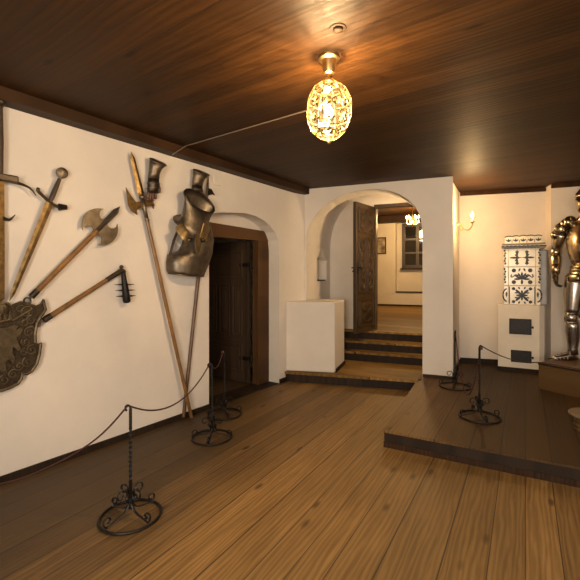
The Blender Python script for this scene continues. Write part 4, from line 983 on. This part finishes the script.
# arms
def vtube(pts_, rads, n=16): b = bm_new(); tube(b, [Vector(p) for p in pts_], rads, n); return b
for sg in (-1, 1):
    sh_, el, wr_2 = Vector((sg*.255, .0, 1.60)), Vector((sg*.345, .05, 1.315)), Vector((sg*.31, -.06, 1.05))
    for k in range(5):
        f_ = k/4; c_ = Vector((sg*(.175+.155*f_), .005, 1.665-.055*f_-.085*f_*f_)); r_ = .115-.028*f_
        b = bm_new(); ball(b, c_, r_, 20, (.62, 1.05, .72)); part('pauldron_lame', b)
    b = bm_new(); ball(b, (sg*.265, -.075, 1.59), .066, 16, (1, .55, 1)); tube(b, arc((sg*.265, -.106, 1.59), .045, 0, 2*PI, 20, (1, 0, 0), (0, 0, 1)), .006, 6); part('besagew', b)
    part('upper_arm', vtube([sh_+(el-sh_)*f_ for f_ in (.15, .35, .6, .9)], [.062, .066, .060, .050]))
    b = bm_new(); ball(b, el, .066, 16, (1, 1.1, 1)); co_ = part('couter', b)
    b = bm_new(); ball(b, el+Vector((sg*.035, .03, 0)), .075, 16, (.35, 1.1, 1.15)); tube(b, arc(el+Vector((sg*.05, .03, 0)), .055, 0, 2*PI, 18, (0, 1, 0), (0, 0, 1)), .005, 6); part('couter_wing', b, 'steel', co_)
    part('vambrace', vtube([el.lerp(wr_2, f_) for f_ in (.12, .3, .55, .85, 1.0)], [.056, .070, .064, .047, .044]))
    # gauntlet
    hd = (wr_2-el).normalized(); hd = (hd+Vector((0, -.05, -.5))).normalized()
    part('gauntlet_cuff', vtube([wr_2-(wr_2-el).normalized()*.10, wr_2-(wr_2-el).normalized()*.05, wr_2+hd*.01], [.062, .054, .042]))
    pa_ = wr_2+hd*.045; b = bm_new(); tube(b, [wr_2, wr_2+hd*.03, wr_2+hd*.07, wr_2+hd*.105], [(.034, .030), (.046, .030), (.050, .029), (.046, .026)], 14, up=Vector((0, 1, .2))); hand = part('hand_plate', b)
    kn = wr_2+hd*.10; fx = Vector((0, 1, .15)).normalized(); fx = (fx-hd*hd.dot(fx)).normalized(); inn = hd.cross(fx)*(1 if sg < 0 else 1)
    if inn.x*sg > 0: inn = -inn
    for q, (o2, ln) in enumerate(((-.034, .078), (-.011, .09), (.012, .084), (.034, .066))):
        p0_ = kn+fx*o2
        pts_ = [p0_-hd*.02, p0_+hd*ln*.42+inn*.008, p0_+hd*ln*.75+inn*.032, p0_+hd*ln*.85+inn*.060]
        b = bm_new(); tube(b, smooth_path(pts_, 4), [.0135-.004*k/12 for k in range(13)], 8); part('finger', b, 'dull_steel', hand)
    p0_ = wr_2+hd*.03-fx*.036; b = bm_new(); tube(b, smooth_path([p0_, p0_-fx*.028+hd*.035, p0_-fx*.026+hd*.07+inn*.02, p0_-fx*.012+hd*.09+inn*.035], 4), [.015-.004*k/12 for k in range(13)], 8); part('thumb', b, 'dull_steel', hand)
    # legs
    hp_, kn_, an_ = Vector((sg*.11, .0, 1.02)), Vector((sg*.14, -.045, .52)), Vector((sg*.155, .015, .085))
    part('mail_legging', vtube([hp_+Vector((0, .02, 0)), hp_.lerp(kn_, .5)+Vector((0, .025, 0)), kn_+Vector((0, .03, 0))], [.115, .105, .076]), 'mail')
    part('cuisse', vtube([hp_.lerp(kn_, f_)+Vector((0, -.018, 0)) for f_ in (.02, .2, .5, .8, .93)], [.108, .112, .102, .082, .074]), 'leg_steel')
    b = bm_new(); ball(b, kn_+Vector((0, -.02, 0)), .075, 18, (.95, 1, 1.05)); po = part('poleyn', b, 'leg_steel')
    b = bm_new(); ball(b, kn_+Vector((sg*.06, .01, 0)), .062, 14, (.35, 1.2, .95)); part('poleyn_wing', b, 'leg_steel', po)
    for k in (-1, 1): b = bm_new(); tube(b, [p_+Vector((0, 0, 0)) for p_ in arc(kn_+Vector((0, -.015, k*.055)), .070, 0, 2*PI, 22, (1, 0, 0), (0, 1, 0))], .008, 6); part('knee_lame', b, 'leg_steel', po)
    part('greave', vtube([kn_.lerp(an_, f_)+Vector((0, .02*math.sin(PI*f_), 0)) for f_ in (.10, .25, .42, .65, .88, 1.03)], [.070, .076, .080, .066, .053, .060]), 'leg_steel')
    ta = math.radians(47 if sg < 0 else 15); fd = Vector((sg*math.sin(ta), -math.cos(ta), 0)); fs_ = Vector((-fd.y, fd.x, 0))
    b = bm_new(); hl = Vector((an_.x, an_.y, 0))-fd*.055; rings = []
    for f_, w2, h2 in ((0, .018, .05), (.12, .040, .085), (.3, .048, .098), (.5, .054, .080), (.72, .056, .056), (.88, .044, .040), (1.0, .010, .022)):
        c_ = hl+fd*.315*f_; rings.append([c_+fs_*w2*math.cos(2*PI*k/14)+Vector((0, 0, max(0, h2*.5+h2*.5*math.sin(2*PI*k/14)*(1 if math.sin(2*PI*k/14) > 0 else 1)))) for k in range(14)])
    loft(b, rings); sb = part('sabaton', b, 'leg_steel')
    for f_, w2, h2 in ((.42, .054, .088), (.55, .057, .077), (.68, .058, .063), (.8, .053, .050)):
        c_ = hl+fd*.315*f_; b = bm_new(); tube(b, [c_+fs_*w2*math.cos(a_)+Vector((0, 0, h2*math.sin(a_))) for a_ in [PI*k/12 for k in range(13)]], .005, 6); part('toe_lame', b, 'leg_steel', sb)

# ---- round wooden stand cut by the right picture edge
kg_loc = at(592, 432, PL)
kg = thing('round_wooden_stand', 'round wooden stand with pale disc top on the platform, right edge', 'stand', kg_loc)
b = bm_new(); lathe(b, [(.11, 0), (.125, .01), (.13, .05), (.125, .09), (.11, .10), (.11, .13)], 28); obj('drum', b, M['keg'], kg, auto=.6, world=False)
b = bm_new(); lathe(b, [(.15, .13), (.165, .135), (.168, .147), (.16, .155), (.001, .155)], 32); obj('disc_top', b, M['keg_top'], kg, auto=.6, world=False)
for z_ in (.045, .085): b = bm_new(); tube(b, arc((0, 0, z_), .131, 0, 2*PI, 32, (1, 0, 0), (0, 1, 0)), .005, 6); obj('hoop', b, M['dull_steel'], kg, world=False)
